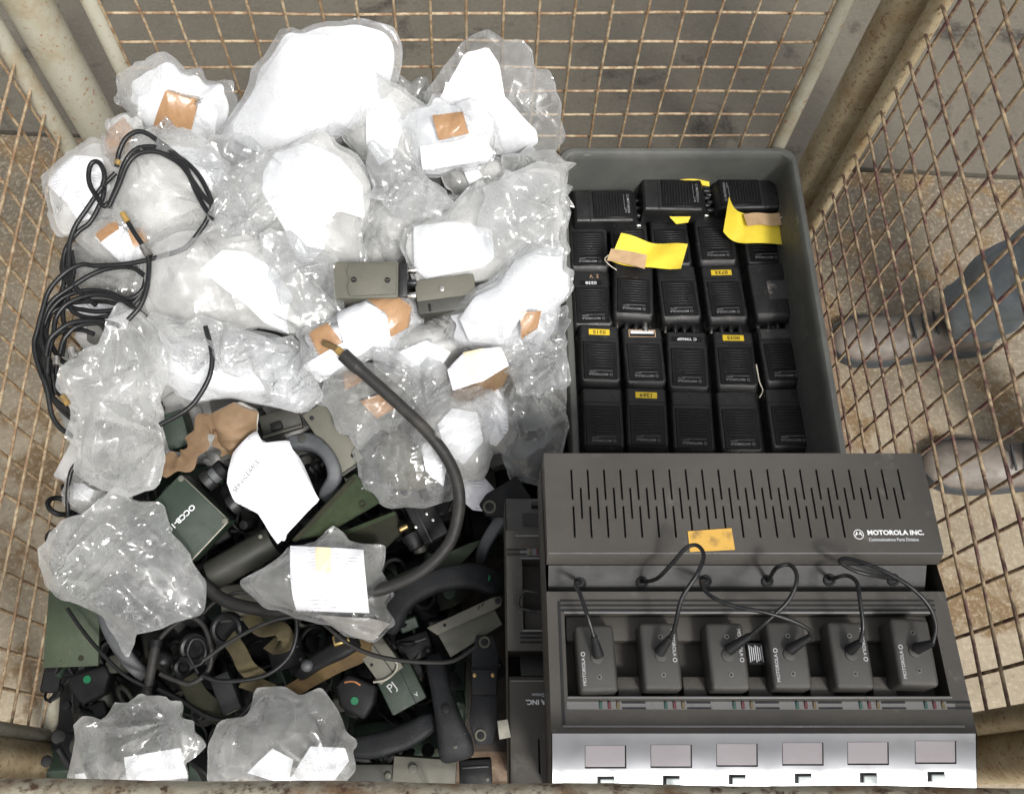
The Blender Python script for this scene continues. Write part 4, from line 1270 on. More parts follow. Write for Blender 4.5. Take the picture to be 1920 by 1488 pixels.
# --- left side
bag('parcel wrapped in printed paper and film, by the left mesh and cable coil', [(82, 352), (105, 328), (140, 280), (175, 268), (207, 280), (224, 330), (216, 382), (190, 420), (150, 432), (118, 436), (106, 400)],
    [(PP, [(100, 350), (150, 298), (200, 300), (216, 355), (186, 402), (150, 392)], .001), (P, [(140, 370), (165, 372), (185, 412), (160, 420)], .002)], 'wrap_pale', 'film_clear', lev=.02, gy=.5, T=.045)
bag('clear bag of grey contents inside the big cable loop', [(226, 302), (250, 262), (300, 247), (346, 255), (386, 272), (426, 310), (434, 346), (412, 392), (372, 442), (320, 468), (274, 457), (244, 420), (226, 370)],
    [(P, [(330, 285), (395, 284), (430, 330), (412, 372), (376, 332), (345, 312)], -.001)], 'wrap_pale', 'film_milky', lev=.03, gy=.45, T=.055, wl=.045)
bag('white and brown taped tag parcel under the yellow banded cable', [(148, 445), (190, 405), (236, 393), (292, 418), (338, 460), (312, 494), (250, 504), (188, 484)],
    [(P, [(192, 452), (236, 430), (290, 468), (302, 496), (240, 500)], .001), (TB, [(192, 446), (232, 418), (240, 438), (204, 462)], .002), (TB, [(255, 440), (280, 430), (292, 460), (266, 472)], .002)], 'wrap_pale', lev=.015, gy=.4, T=.035)
bag('dim clear bag under the cable coil by the left mesh', [(138, 462), (190, 450), (252, 490), (288, 500), (282, 562), (230, 584), (168, 574), (138, 532)], [], 'wrap_grey', 'film_clear', lev=-.005, T=.03)
bag('torn white paper scraps below the cable coil', [(108, 570), (150, 552), (220, 560), (266, 590), (240, 630), (190, 640), (150, 610), (120, 595)], [(P, [(112, 572), (150, 556), (215, 562), (250, 590), (200, 600), (150, 596)], 0), (PP, [(190, 565), (255, 580), (240, 620), (200, 625)], .002)], None, None, lev=-.012, T=.018, name='paper_scraps', cat='paper', group='loose papers in the heap')
# --- centre
bag('large milky bag with blank white sheet, between cable coil and grey case', [(283, 472), (330, 440), (400, 430), (450, 418), (507, 450), (542, 500), (602, 560), (644, 602), (612, 642), (560, 622), (500, 612), (420, 624), (330, 644), (288, 602), (268, 540)],
    [(P, [(390, 515), (430, 478), (470, 480), (520, 510), (556, 560), (545, 590), (542, 626), (500, 608), (470, 576), (438, 554)], -.001)], 'wrap_pale', 'film_clear', lev=.055, gy=.35, T=.05, wl=.055)
bag('white crumpled bag lying in front of the large milky bag', [(296, 642), (380, 618), (450, 622), (520, 640), (572, 680), (602, 740), (560, 768), (500, 757), (440, 742), (380, 748), (328, 722), (296, 692)],
    [(P, [(306, 650), (400, 646), (470, 680), (482, 735), (420, 740), (350, 710), (302, 690)], -.001)], 'wrap_white', 'film_clear', lev=.03, gy=.3, T=.045, wl=.035, amp=.0048)
bag('film corner of clear bag showing grey metal, beside the rolled parcel', [(470, 650), (540, 630), (585, 660), (604, 745), (560, 770), (505, 745)], [], None, 'film_crisp', lev=.06, T=.03, wl=.04)
bag('white bag with sheet overlapping the crate rim, beside the yellow tag', [(768, 432), (800, 410), (860, 398), (900, 350), (960, 325), (1012, 318), (1052, 320), (1057, 420), (1052, 467), (990, 482), (922, 522), (860, 527), (790, 527), (770, 482)],
    [(P, [(776, 425), (850, 424), (922, 440), (926, 490), (905, 505), (800, 525), (777, 505)], .001)], 'wrap_pale', 'film_milky', lev=.06, gy=.4, T=.05, wl=.05)
bag('long white bag with brown tape patch, lying along the crate side', [(856, 602), (880, 560), (930, 535), (960, 490), (1002, 467), (1054, 464), (1060, 560), (1042, 612), (1012, 652), (960, 662), (888, 657), (852, 632)],
    [(P, [(862, 600), (890, 560), (935, 540), (965, 490), (1010, 468), (1052, 468), (1052, 560), (1000, 566), (960, 620), (950, 650), (880, 642)], -.001), (TB, [(972, 592), (1012, 588), (1005, 620), (975, 640)], .0015)], 'wrap_white', 'film_clear', lev=.06, gy=.4, T=.05, wl=.05)
bag('beige wrapped bundle wedged under the long white bag', [(812, 602), (850, 583), (866, 610), (858, 654), (828, 648)], [], 'paper_grey', 'film_crisp', lev=.035, T=.03)
bag('rolled parcel with two brown tape bands under the thick cable end', [(578, 660), (592, 622), (640, 590), (700, 562), (745, 554), (780, 568), (788, 600), (764, 642), (720, 667), (650, 692), (600, 702)],
    [(P, [(636, 592), (690, 574), (736, 600), (736, 640), (655, 655)], .001), (TB, [(688, 566), (740, 556), (776, 582), (770, 620), (738, 640), (732, 602)], .002), (TB, [(588, 632), (625, 614), (652, 652), (612, 682)], .002), (P, [(576, 690), (660, 648), (730, 642), (650, 690), (600, 718)], .004)], 'wrap_white', 'film_clear', lev=.05, gy=.35, T=.06, Tb=.02, prof=(3, .5))
bag('short white parcel behind the yellow stained label box', [(724, 652), (745, 620), (800, 604), (852, 620), (854, 662), (832, 692), (790, 707), (738, 692)], [(P, [(735, 672), (800, 648), (846, 665), (830, 690), (790, 702)], .001)], 'wrap_pale', 'film_crisp', lev=.05, T=.045)
bag('small carton with yellow stained printed label', [(833, 702), (870, 664), (940, 654), (959, 690), (932, 732), (880, 752), (843, 738)], [(PP, [(840, 700), (870, 668), (938, 657), (953, 692), (905, 722), (850, 738)], .002), (PY, [(868, 668), (905, 662), (922, 708), (888, 722)], .003)], 'kraft', None, lev=.06, T=.045, prof=(6, .4), name='small_carton', cat='carton', group=None)
bag('clear bag with two torn brown tapes under the thick cable', [(602, 742), (650, 700), (720, 683), (768, 720), (774, 762), (742, 794), (680, 813), (638, 803)], [(TB, [(645, 700), (690, 690), (682, 720), (652, 734)], .001), (TB, [(680, 755), (735, 735), (756, 760), (710, 786)], .001)], 'wrap_grey', 'film_crisp', lev=.045, gy=.35, T=.04, wl=.04)
bag('twisted clear film below the short white parcel', [(745, 720), (790, 705), (840, 730), (850, 765), (800, 790), (755, 770)], [], 'wrap_grey', 'film_crisp', lev=.03, T=.03, wl=.025, amp=.005)
bag('round white pad in film beside the thick cable', [(782, 762), (840, 733), (900, 728), (948, 760), (944, 822), (912, 867), (872, 893), (826, 872), (788, 832)], [(P, [(822, 800), (850, 770), (895, 778), (906, 830), (870, 872), (838, 852)], 0)], 'wrap_pale', 'film_clear', lev=.045, T=.045, wl=.035)
bag('crumpled printed paper bundle beside the tall clear bag', [(878, 747), (930, 718), (957, 760), (962, 812), (942, 853), (902, 843)], [(PP, [(885, 750), (930, 725), (950, 765), (952, 810), (930, 838), (900, 828)], .001)], 'paper_grey', 'film_clear', lev=.045, T=.04, wl=.03, amp=.0045)
bag('tall clear bag of dark gear standing against the crate wall', [(943, 692), (975, 664), (1020, 670), (1054, 640), (1060, 760), (1052, 842), (1032, 884), (980, 893), (948, 852)], [], 'wrap_dark', 'film_clear', lev=.035, gy=.5, T=.045, wl=.07)
bag('clear bag around a grey arm, under the thick cable', [(676, 852), (700, 800), (745, 778), (800, 808), (852, 828), (874, 880), (842, 932), (790, 943), (730, 948), (688, 912)], [(P, [(790, 828), (842, 856), (832, 912), (800, 884)], 0)], 'case_grey', 'film_crisp', core_k=.6, lev=.045, T=.04, wl=.032, amp=.0045)
bag('printed form papers crumpled beside the black bracket', [(850, 892), (900, 878), (938, 920), (932, 968), (884, 964), (852, 932)], [(PP, [(855, 895), (898, 884), (930, 920), (925, 960), (886, 956), (858, 930)], .001)], None, None, lev=.005, T=.02, name='printed_form', cat='paper', group='loose papers in the heap')
# --- front half
bag('empty twisted clear bag hanging over the cable coil end', [(120, 700), (160, 650), (200, 604), (240, 588), (287, 600), (302, 640), (312, 700), (300, 760), (306, 810), (312, 862), (287, 908), (230, 914), (180, 908), (148, 882), (133, 822), (133, 770), (118, 730)], [], None, 'film_milky', lev=.085, gy=.30, T=.04, Tb=.012, wl=.06, amp=.006, name='plastic_bag', cat='bag', group='empty plastic bags', grow=1.03)
bag('empty crumpled clear bag over the olive plate', [(70, 1022), (110, 985), (150, 953), (230, 936), (302, 950), (332, 1000), (352, 1050), (382, 1085), (377, 1147), (320, 1162), (290, 1177), (240, 1197), (213, 1172), (150, 1142), (104, 1122), (92, 1075)], [], None, 'film_milky', lev=.075, gy=.22, T=.04, Tb=.012, wl=.055, amp=.006, name='plastic_bag', cat='bag', group='empty plastic bags', grow=1.03)
bag('frilled clear bag with torn label by the front rail and front left post', [(138, 1470), (143, 1390), (163, 1338), (197, 1355), (233, 1330), (265, 1299), (302, 1310), (347, 1345), (370, 1390), (358, 1440), (348, 1470), (240, 1478)], [(P, [(248, 1416), (345, 1400), (352, 1458), (250, 1462)], .001), (P, [(140, 1450), (170, 1446), (172, 1470), (140, 1472)], 0)], 'wrap_dark', 'film_milky', core_k=.6, lev=.07, gy=.1, T=.045, wl=.045, amp=.0055, grow=1.03)
bag('frilled clear bag with white slip by the front rail, beside the curved black handset', [(390, 1470), (386, 1400), (410, 1353), (465, 1343), (480, 1298), (530, 1284), (570, 1300), (602, 1288), (627, 1330), (642, 1375), (670, 1395), (663, 1432), (632, 1470), (500, 1476)], [(P, [(590, 1396), (650, 1400), (656, 1425), (630, 1460), (548, 1460)], .001), (P, [(470, 1446), (520, 1400), (558, 1420), (545, 1468)], -.002)], 'wrap_grey', 'film_milky', core_k=.6, lev=.07, gy=.1, T=.045, wl=.045, amp=.0055, grow=1.03)
bag('clear parcel with square printed white label and torn brown paper below', [(472, 1092), (510, 1060), (540, 1020), (620, 1016), (716, 1025), (730, 1060), (737, 1110), (716, 1138), (737, 1167), (700, 1204), (660, 1192), (600, 1164), (540, 1152), (498, 1142)], [(PP, [(545, 1023), (685, 1031), (697, 1148), (560, 1144)], .003), (PY, [(596, 1026), (626, 1028), (628, 1075), (600, 1072)], .0036), ('paper_grey', [(600, 1152), (700, 1158), (732, 1168), (700, 1202), (655, 1190)], .001)], 'wrap_grey', 'film_crisp', lev=.085, gy=.2, T=.04, wl=.035, amp=.0042, grow=1.03)
bag('large tilted white form parcel with torn serviceable label', [(418, 912), (436, 850), (480, 800), (502, 828), (545, 822), (572, 856), (607, 936), (592, 962), (542, 1000), (532, 1043), (500, 1012), (470, 962), (438, 952)], [(PP, [(430, 905), (440, 850), (482, 806), (500, 832), (545, 826), (602, 938), (545, 996), (525, 1020), (490, 962), (445, 940)], .001)], 'wrap_white', None, core_k=.80, lev=.06, gy=.3, T=.035, wl=.05, amp=.004, prof=(5, .6), grow=1.03)
bag('torn brown wrapping paper standing beside the white form parcel', [(392, 772), (440, 750), (487, 768), (484, 812), (450, 852), (440, 862), (408, 822)], [(KR, [(394, 774), (440, 752), (485, 770), (482, 812), (440, 860), (410, 820)], .002)], 'paper_grey', None, lev=.04, gy=.9, T=.03, name='wrapping_paper', cat='paper', group='loose papers in the heap', grow=1.03)
bag('silver parcel end by the left mesh, under the hanging clear bag', [(128, 900), (160, 892), (205, 905), (205, 940), (165, 955), (130, 945)], [(P, [(150, 905), (190, 910), (180, 940), (150, 935)], 0)], 'wrap_pale', 'film_crisp', lev=.0, T=.03)

# loose film lying over and between the parcels
for lab, out, lv in (
    ('loose clear film between the big leaning bag and the cable loop', [(392, 262), (470, 268), (540, 318), (560, 372), (500, 432), (418, 446), (398, 350)], .075),
    ('loose clear film below the small parcel with orange brown tape square', [(690, 262), (780, 296), (858, 388), (770, 428), (690, 352)], .075),
    ('loose clear film tail in front of the rounded white bag', [(486, 432), (622, 468), (654, 560), (566, 604), (496, 522)], .085),
    ('loose clear film over the bag beside the crate corner', [(905, 340), (985, 318), (1056, 330), (1058, 470), (962, 492), (900, 432)], .10),
    ('loose clear film over the white bag in front of the milky one', [(286, 592), (420, 598), (522, 642), (492, 700), (330, 690)], .095),
    ('loose clear film between the long white bag and the tall clear one', [(940, 610), (1056, 580), (1060, 726), (984, 746), (938, 684)], .075),
    ('loose clear film between the tape banded roll and the short white parcel', [(690, 668), (770, 640), (850, 690), (838, 760), (760, 742)], .075),
    ('loose clear film behind the cable coil by the taped white cylinder', [(236, 236), (300, 232), (400, 262), (420, 318), (330, 300), (250, 280)], .06)):
    bag(lab, out, [], None, 'film_crisp', lev=lv, gy=.4, T=.015, Tb=.004, wl=.05, amp=.006, name='loose_film', cat='film', group='loose clear film on the heap', grow=1.0)

# ------------------------------------------------------------------ loose gear in the heap
class Item:
    """a thing set on the heap: its top face covers a photo quadrilateral at one height"""
    def __init__(s, name, label, cat, quad, lev=0.0, gy=.25, gx=0.0, group=None, z=None):
        c = np.mean(np.array(quad, float), axis=0)
        o = at_z(c[0], c[1], (zp(c[1]) if z is None else z) + lev)
        Q = [on_plane(x, y, o, gx, gy) for x, y in quad]
        u = (Q[1] - Q[0] + Q[2] - Q[3]) / 2; v = (Q[3] - Q[0] + Q[2] - Q[1]) / 2
        s.a, s.b = np.linalg.norm(u), np.linalg.norm(v)
        n = np.cross(u, v); n /= np.linalg.norm(n)
        if n[2] < 0: n = -n
        u /= s.a; v = np.cross(n, u)
        M = Matrix(((u[0], v[0], n[0], o[0]), (u[1], v[1], n[1], o[1]), (u[2], v[2], n[2], o[2]), (0, 0, 0, 1)))
        s.root = empty(name); s.root.matrix_basis = M
        tag(s.root, label, cat, group)
        s.M, s.Mi = M, M.inverted()
    def l(s, px, py, h=0.0):
        """photo pixel -> local point on the top face"""
        M = s.M; n = M.col[2].xyz; o = M.col[3].xyz
        d = Vector(ray(px, py)); c = Vector((0, 0, CAMZ))
        t = (o - c).dot(n) / d.dot(n)
        p = s.Mi @ (c + d * t)
        return (p.x, p.y, h)
    def poly(s, name, pts, thick, m, parent=None, bev=.0015, top=0.0, seg=2):
        L = [s.l(*p) for p in pts]
        return s.prism(name, [(p[0], p[1]) for p in L], thick, m, parent, bev, top, seg)
    def prism(s, name, L, thick, m, parent=None, bev=.0015, top=0.0, seg=2):
        b = bmesh.new()
        A = sum(L[i][0] * L[(i + 1) % len(L)][1] - L[(i + 1) % len(L)][0] * L[i][1] for i in range(len(L)))
        if A < 0: L = L[::-1]
        vs = [b.verts.new((x, y, top)) for x, y in L]
        f = b.faces.new(vs)
        r_ = bmesh.ops.extrude_face_region(b, geom=[f])
        bmesh.ops.translate(b, verts=[g for g in r_['geom'] if isinstance(g, bmesh.types.BMVert)], vec=(0, 0, -thick))
        bmesh.ops.recalc_face_normals(b, faces=b.faces)
        if bev: bmesh.ops.bevel(b, geom=b.edges[:], offset=bev, segments=seg, profile=.5, affect='EDGES')
        me = bpy.data.meshes.new(name); b.to_mesh(me); b.free(); finish(me, 35)
        me.materials.append(MATS[m])
        return link(bpy.data.objects.new(name, me), parent or s.root)
    def box(s, name, c, d, m, bevel=.0015, parent=None, rot=None):
        return MB().box(c, d, bevel, 2, rot).build(name, m, parent or s.root)
    def cyl(s, name, c, r, h, m, axis='Z', parent=None, seg=20, bevel=.0006, r2=None):
        return MB().cyl(c, r, h, axis, seg, r2, bevel).build(name, m, parent or s.root)
    def ring(s, name, c, R_, r, m, parent=None):
        return MB().ring(c, R_, r).build(name, m, parent or s.root)

# grey-green radio set among the bags
I = Item('field_radio', 'grey green metal radio case with two screws, between the white bags', 'radio', [(624, 488), (748, 490), (746, 557), (626, 561)], .092, .2)
I.box('case', (0, 0, -.025), (I.a, I.b, .05), 'case_grey', .003)
I.poly('cover_plate', [(655, 494), (744, 496), (742, 552), (657, 556), (650, 540), (656, 525), (650, 512)], .003, 'case_grey', top=.003, bev=.0008)
for p in ((664, 526), (727, 527)):
    k = I.cyl('screw', I.l(*p, .0038), .0038, .002, 'rubber'); MB().box(I.l(*p, .0049), (.005, .0008, .0006)).build('slot', 'case_grey', k)
fp = I.box('control_panel', (I.a / 2 + .006, 0, -.022), (.012, I.b * .92, .042), 'radio_black', .002)
for y in (-.018, 0, .018):
    MB().cyl((I.a / 2 + .017, y, -.015), .005, .012, 'X', 16, bevel=.001).build('knob', 'chrome' if y else 'knob', fp)
I = Item('field_radio', 'plain grey metal radio case with rivet, under the white sheet', 'radio', [(776, 524), (890, 513), (895, 574), (784, 592)], .075, .2)
I.box('case', (0, 0, -.025), (I.a, I.b, .05), 'case_grey_dark', .003)
I.box('lid_panel', (0, I.b * .17, .0008), (I.a * .98, I.b * .6, .003), 'case_grey', .0008)
I.cyl('rivet', I.l(828, 542, .003), .004, .002, 'chrome'); I.box('latch', I.l(806, 577, .001), (.003, .010, .003), 'rubber', .0006)

I = Item('metal_cover', 'long grey angled metal cover under the clear bag corner', 'cover', [(560, 782), (602, 756), (690, 852), (645, 884)], .04, .25)
I.box('top_face', (0, 0, -.004), (I.a, I.b, .008), 'case_grey', .002)
I.box('side_face', (0, -I.b / 2 - .002, -.024), (I.a, .004, .046), 'case_grey_dark', .001)
for p in ((585, 784), (662, 854)): I.cyl('rivet', I.l(*p, .001), .003, .002, 'rubber')
I = Item('metal_tray', 'dark grey metal edge beside the brown wrapping paper', 'tray', [(478, 780), (556, 762), (570, 796), (500, 822)], .0, .25)
I.box('tray_face', (0, 0, -.004), (I.a, I.b, .01), 'case_grey_dark', .002); I.box('tray_rim', (0, -I.b / 2, .002), (I.a, .004, .012), 'case_grey', .001)
I.box('clip', I.l(520, 800, .004), (.016, .010, .01), 'rubber', .001)

def handset(label, pts, levs, secs, m='handset', ends=(.0, .0), extra=None, name='telephone_handset', grp='loose handsets in the heap'):
    """pts: photo pixels along the grip; secs: (width, height) at each point"""
    W3 = [at_z(x, y, zp(y) + lv) for (x, y), lv in zip(pts, levs)]
    root = empty(name, W3[0]); tag(root, label, 'handset', grp)
    Pp = spline(W3, 7)
    S = np.array(secs, float)
    t = np.linspace(0, len(secs) - 1, len(Pp))
    ws = np.interp(t, range(len(secs)), S[:, 0]); hs2 = np.interp(t, range(len(secs)), S[:, 1])
    # rounded ends
    n = len(Pp)
    for i in range(3):
        k = (.72, .9, .98)[i]
        ws[i] *= k; hs2[i] *= k; ws[n - 1 - i] *= k; hs2[n - 1 - i] *= k
    v, f = sweep(Pp - W3[0], rrect(1, 1, .28, 4), scale=list(zip(ws, hs2)))
    raw('grip', v, f, m, root, 40)
    if extra:
        for kind, idx, r, hh, mm in extra:
            i = int(idx * (n - 1)); q = Pp[i] - W3[0]
            MB().cyl((q[0], q[1], q[2] + hs2[i] / 2 + hh / 2 - .0015), r, hh, seg=22, bevel=.0008).build(kind, mm, root)
    return root
handset('grey curved handset beside the white form parcel', [(538, 832), (580, 828), (612, 850), (628, 890), (612, 932)], [.03, .035, .04, .04, .02], [(.018, .02), (.022, .022), (.018, .022), (.020, .024), (.024, .026)], 'handset_pale', extra=[('button', .2, .006, .004, 'case_grey_dark')])
handset('pale grey curved handset strap beside the black bracket', [(968, 942), (935, 980), (910, 1020), (900, 1052)], [.03, .03, .02, .0], [(.014, .012), (.017, .014), (.016, .014), (.014, .012)], 'handset_pale')
handset('big black curved handset behind the grey bracket', [(728, 1178), (752, 1122), (820, 1088), (890, 1080), (940, 1100)], [.01, .03, .035, .03, .01], [(.036, .03), (.038, .03), (.030, .026), (.034, .026), (.036, .026)], 'handset', extra=[('button', .86, .005, .003, 'dot_green')])
handset('upright dark handset with broad speckled end, next to the flat plate with holes', [(815, 1232), (826, 1290), (840, 1345), (853, 1395), (858, 1418)], [.0, .025, .035, .03, .02], [(.030, .028), (.026, .026), (.034, .028), (.046, .03), (.044, .026)], 'handset', extra=[('screw', .82, .003, .003, 'case_grey'), ('press_button', .45, .006, .003, 'rubber')])
handset('low curved black handset by the front rail with pale worn edge', [(650, 1400), (700, 1398), (760, 1380), (815, 1348)], [.0, .01, .015, .01], [(.026, .026), (.032, .026), (.032, .026), (.026, .024)], 'handset')
handset('black handset end under the white label parcel', [(640, 1190), (672, 1150), (735, 1130)], [-.03, -.02, -.02], [(.03, .026), (.036, .03), (.03, .026)], 'rubber')

# canvas pouches
def pouch(label, pts, th, m, lev, gy=.3):
    I = Item('canvas_pouch', label, 'pouch', pts[:4], lev, gy, group='canvas pouches')
    o = I.poly('pouch_body', pts, th, m, bev=.006, seg=3)
    mo = o.modifiers.new('soft', 'SUBSURF'); mo.levels = mo.render_levels = 2
    return I
I = pouch('green canvas pouch above the white label parcel', [(540, 1016), (664, 884), (714, 942), (602, 1006)], .02, 'canvas_green', .06, .35)
for p in ((655, 915), (640, 930)): I.ring('eyelet', I.l(680, 945, .002), .004, .0012, 'canvas_olive'); break
L = [I.l(*p) for p in ((556, 1012), (612, 955), (668, 898))]
I.poly('hem', [(548, 1012), (662, 892), (668, 898), (556, 1016)], .002, 'canvas_olive', top=.003, bev=.0006)
I = pouch('brown olive canvas pouch under the green one', [(590, 1016), (742, 954), (750, 1000), (690, 1062)], .025, 'canvas_olive', .03, .3)
I.poly('hem', [(600, 1012), (740, 958), (742, 965), (606, 1020)], .002, 'canvas_green', top=.003, bev=.0006)

# black connector block
I = Item('connector_block', 'black connector block with metal pins beside the thick cable', 'connector', [(756, 928), (800, 905), (836, 1000), (786, 1026)], .03, .2)
I.box('block', (0, 0, -.018), (I.a, I.b, .036), 'rubber', .003)
I.ring('socket_rim', I.l(758, 922, .004), .007, .0022, 'case_grey'); I.cyl('socket', I.l(758, 922, .002), .006, .004, 'void')
I.cyl('socket', I.l(776, 1014, -.002), .011, .022, 'radio_black', 'Y'); I.cyl('brass_pin', I.l(757, 990, .004), .004, .012, 'brass', 'X')
for p in ((800, 963), (780, 988), (812, 975)): I.cyl('pin', I.l(*p, .003), .0022, .006, 'chrome')
I.box('ridge', I.l(794, 985, .002), (.003, .05, .004), 'radio_black', .0006)
I = Item('bracket', 'black flat bracket with pale ringed hole next to the stacked chargers', 'bracket', [(902, 940), (965, 895), (996, 935), (932, 978)], .05, .2)
I.poly('plate', [(898, 945), (912, 925), (968, 892), (998, 934), (945, 968), (912, 968)], .014, 'rubber', bev=.002)
I.ring('hole_rim', I.l(918, 950, .001), .0075, .0016, 'case_grey'); I.cyl('hole', I.l(918, 950, .0006), .007, .001, 'void')
I = Item('cover_sheet', 'dull olive sheet metal strip under the thick cable', 'cover', [(735, 1086), (880, 1018), (908, 1012), (800, 1112)], .0, .3)
I.poly('sheet', [(730, 1084), (880, 1018), (908, 1010), (860, 1062), (760, 1128)], .006, 'olive_plate', bev=.001)

# green box with connectors
I = Item('junction_box', 'dark green metal box with white stencilled letters and round connectors', 'box', [(340, 890), (430, 978), (352, 1054), (258, 966)], .05, .3)
I.box('case', (0, 0, -.022), (I.a, I.b, .044), 'case_green', .0025)
I.box('worn_edge', (I.a / 2 - .0006, -.0, -.002), (.0024, I.b - .004, .0026), 'sticker_dirty', .0006)
I.box('worn_rim', (0, I.b / 2 * (1 if I.l(395, 1018)[1] > 0 else -1), -.003), (I.a - .004, .002, .004), 'case_grey', .0006)
for p in ((340, 897), (422, 976)): I.cyl('screw', I.l(*p, .0012), .0042, .0022, 'case_grey')
a_, b_ = Vector(I.l(358, 953, .0004)), Vector(I.l(320, 990, .0004))
dr = b_ - a_
text('stencil', 'OCCB-1C', .0125, 'white_print', I.root, Matrix.Translation((a_ + b_) / 2) @ Matrix.Rotation(math.atan2(dr.y, dr.x), 4, 'Z') @ Matrix.Diagonal((.9, .8, 1, 1)), bold=.0003)
sg = 1 if I.l(400, 920)[1] > 0 else -1
for p, mm in (((380, 903), 'rubber'), ((428, 948), 'rubber')):
    q = I.l(*p); ax = Vector((0, 0, 0))
    qx = Vector((q[0], q[1], -.018))
    d = Vector(I.l(p[0] + 30, p[1] - 25)) - Vector(I.l(*p)); d.normalize()
    rt = d.to_track_quat('Z', 'Y').to_matrix().to_4x4()
    k = MB().cyl(qx + d * .004, .014, .012, seg=24, bevel=.001, rot=rt).build('connector', 'radio_black', I.root)
    MB().cyl(qx + d * .014, .011, .012, seg=24, bevel=.001, rot=rt).build('collar', 'chrome' if p[0] > 400 else 'handset_pale', k)
    MB().cyl(qx + d * .026, .013, .012, seg=14, bevel=.001, rot=rt).build('coupling_ring', 'rubber', k)
I = Item('curved_cover', 'dull grey green curved cover beside the lettered green box', 'cover', [(382, 1056), (498, 984), (520, 1044), (398, 1106)], .035, .3)
n_ = 10; V, Fc = [], []
for j in range(n_ + 1):
    t = j / n_
    y = (t - .5) * I.b; z = -.016 * (2 * t - 1) ** 2 + .004
    V += [(-I.a / 2, y, z), (I.a / 2, y, z), (-I.a / 2, y, z - .003), (I.a / 2, y, z - .003)]
for j in range(n_):
    a0, b0 = j * 4, (j + 1) * 4
    Fc += [(a0, a0 + 1, b0 + 1, b0), (a0 + 2, b0 + 2, b0 + 3, a0 + 3), (a0, b0, b0 + 2, a0 + 2), (a0 + 1, a0 + 3, b0 + 3, b0 + 1)]
Fc += [(0, 2, 3, 1), (n_ * 4, n_ * 4 + 1, n_ * 4 + 3, n_ * 4 + 2)]
raw('cover_shell', V, Fc, 'case_grey_dark', I.root, 40)
I.cyl('rivet', (I.a * .4, I.b * .3, .001), .003, .003, 'case_grey')
I = Item('junction_box', 'dark green box corner behind the twisted brown paper', 'box', [(305, 775), (345, 768), (352, 830), (310, 850)], .0, .3)
I.box('case', (0, 0, -.02), (I.a, I.b, .04), 'case_green', .002); I.cyl('screw', (I.a * .3, I.b * .35, .001), .003, .002, 'case_grey')
I = Item('olive_plate', 'flat olive green plate standing by the left mesh', 'plate', [(94, 1070), (188, 1090), (184, 1248), (80, 1252)], .02, .35)
I.poly('plate', [(94, 1066), (188, 1086), (184, 1248), (80, 1252)], .006, 'olive_plate', bev=.0012)
I.box('scratch', I.l(132, 1222, .0006), (.0008, .006, .0006), 'case_grey', 0); I.cyl('stain', I.l(152, 1233, .0003), .004, .0004, 'canvas_olive', bevel=0)
def muff(label, pts, dot, lev):
    I = Item('headset_earpiece', label, 'earpiece', pts[:4], lev, .15, group='earpieces with green dots')
    o = I.poly('shell', pts, .032, 'rubber', bev=.005, seg=3)
    I.cyl('green_dot', I.l(*dot, .0008), .0052, .0012, 'dot_green', bevel=0, seg=24)
    return I
I = muff('black earpiece with green dot under the olive plate', [(124, 1268), (196, 1244), (206, 1262), (196, 1300), (152, 1322), (128, 1292)], (164, 1273), .0)
I = muff('black earpiece with green dot beside the scribbled green box', [(628, 1284), (652, 1262), (706, 1284), (702, 1318), (682, 1350), (636, 1326)], (665, 1313), .01)
L = [at_z(x, y, zp(y) + .03) for x, y in ((646, 1279), (655, 1277), (666, 1278), (676, 1284))]
o = tube('bare_wire', spline(L, 5), .0015, 'copper', I.root, 6); o.matrix_parent_inverse = I.Mi

I = Item('metal_bracket', 'grey green folded bracket with round eye beside the stacked chargers', 'bracket', [(815, 1172), (925, 1122), (945, 1165), (842, 1232)], .035, .2)
I.poly('upper_face', [(800, 1176), (918, 1122), (932, 1117), (942, 1124), (938, 1136), (928, 1142), (820, 1190)], .008, 'case_grey', top=.006, bev=.0012)
I.poly('lower_face', [(816, 1180), (926, 1138), (942, 1170), (845, 1232)], .008, 'case_grey', bev=.0012)
I.ring('eye_rim', I.l(934, 1125, .0066), .0042, .0012, 'case_grey_dark'); I.cyl('eye_hole', I.l(934, 1125, .0064), .003, .001, 'void')
I.cyl('rivet', I.l(834, 1171, .0065), .0022, .001, 'rubber')
for p in ((898, 1138), (905, 1133)): I.box('stamped_mark', I.l(*p, .0064), (.006, .0014, .0004), 'void', 0, rot=.6)
I = Item('mount_plate', 'flat dark plate with two ringed holes and two brass screws', 'plate', [(886, 1190), (932, 1190), (932, 1396), (884, 1396)], .045, .15)
I.poly('plate', [(893, 1190), (925, 1190), (936, 1226), (933, 1300), (934, 1350), (924, 1396), (892, 1396), (880, 1350), (884, 1300), (884, 1226)], .014, 'handset', bev=.002)
I.poly('raised_panel', [(885, 1254), (932, 1254), (931, 1302), (885, 1302)], .006, 'handset_pale' if False else 'handset', top=.004, bev=.0012)
for p in ((890, 1265), (924, 1265)): I.cyl('brass_screw', I.l(*p, .005), .0028, .002, 'brass')
for p in ((909, 1203), (901, 1377)):
    I.ring('hole_rim', I.l(*p, .001), .0062, .0016, 'case_grey'); I.cyl('hole', I.l(*p, .0008), .0056, .001, 'void')
for yy in (1252, 1304): I.box('groove', I.l(908, yy, .0006), (.034, .0014, .0008), 'void', 0)
I = Item('junction_box', 'small dark green box with white scribbled marks', 'box', [(700, 1272), (762, 1236), (804, 1306), (738, 1340)], .015, .15)
I.box('case', (0, 0, -.02), (I.a, I.b, .04), 'case_green', .003)
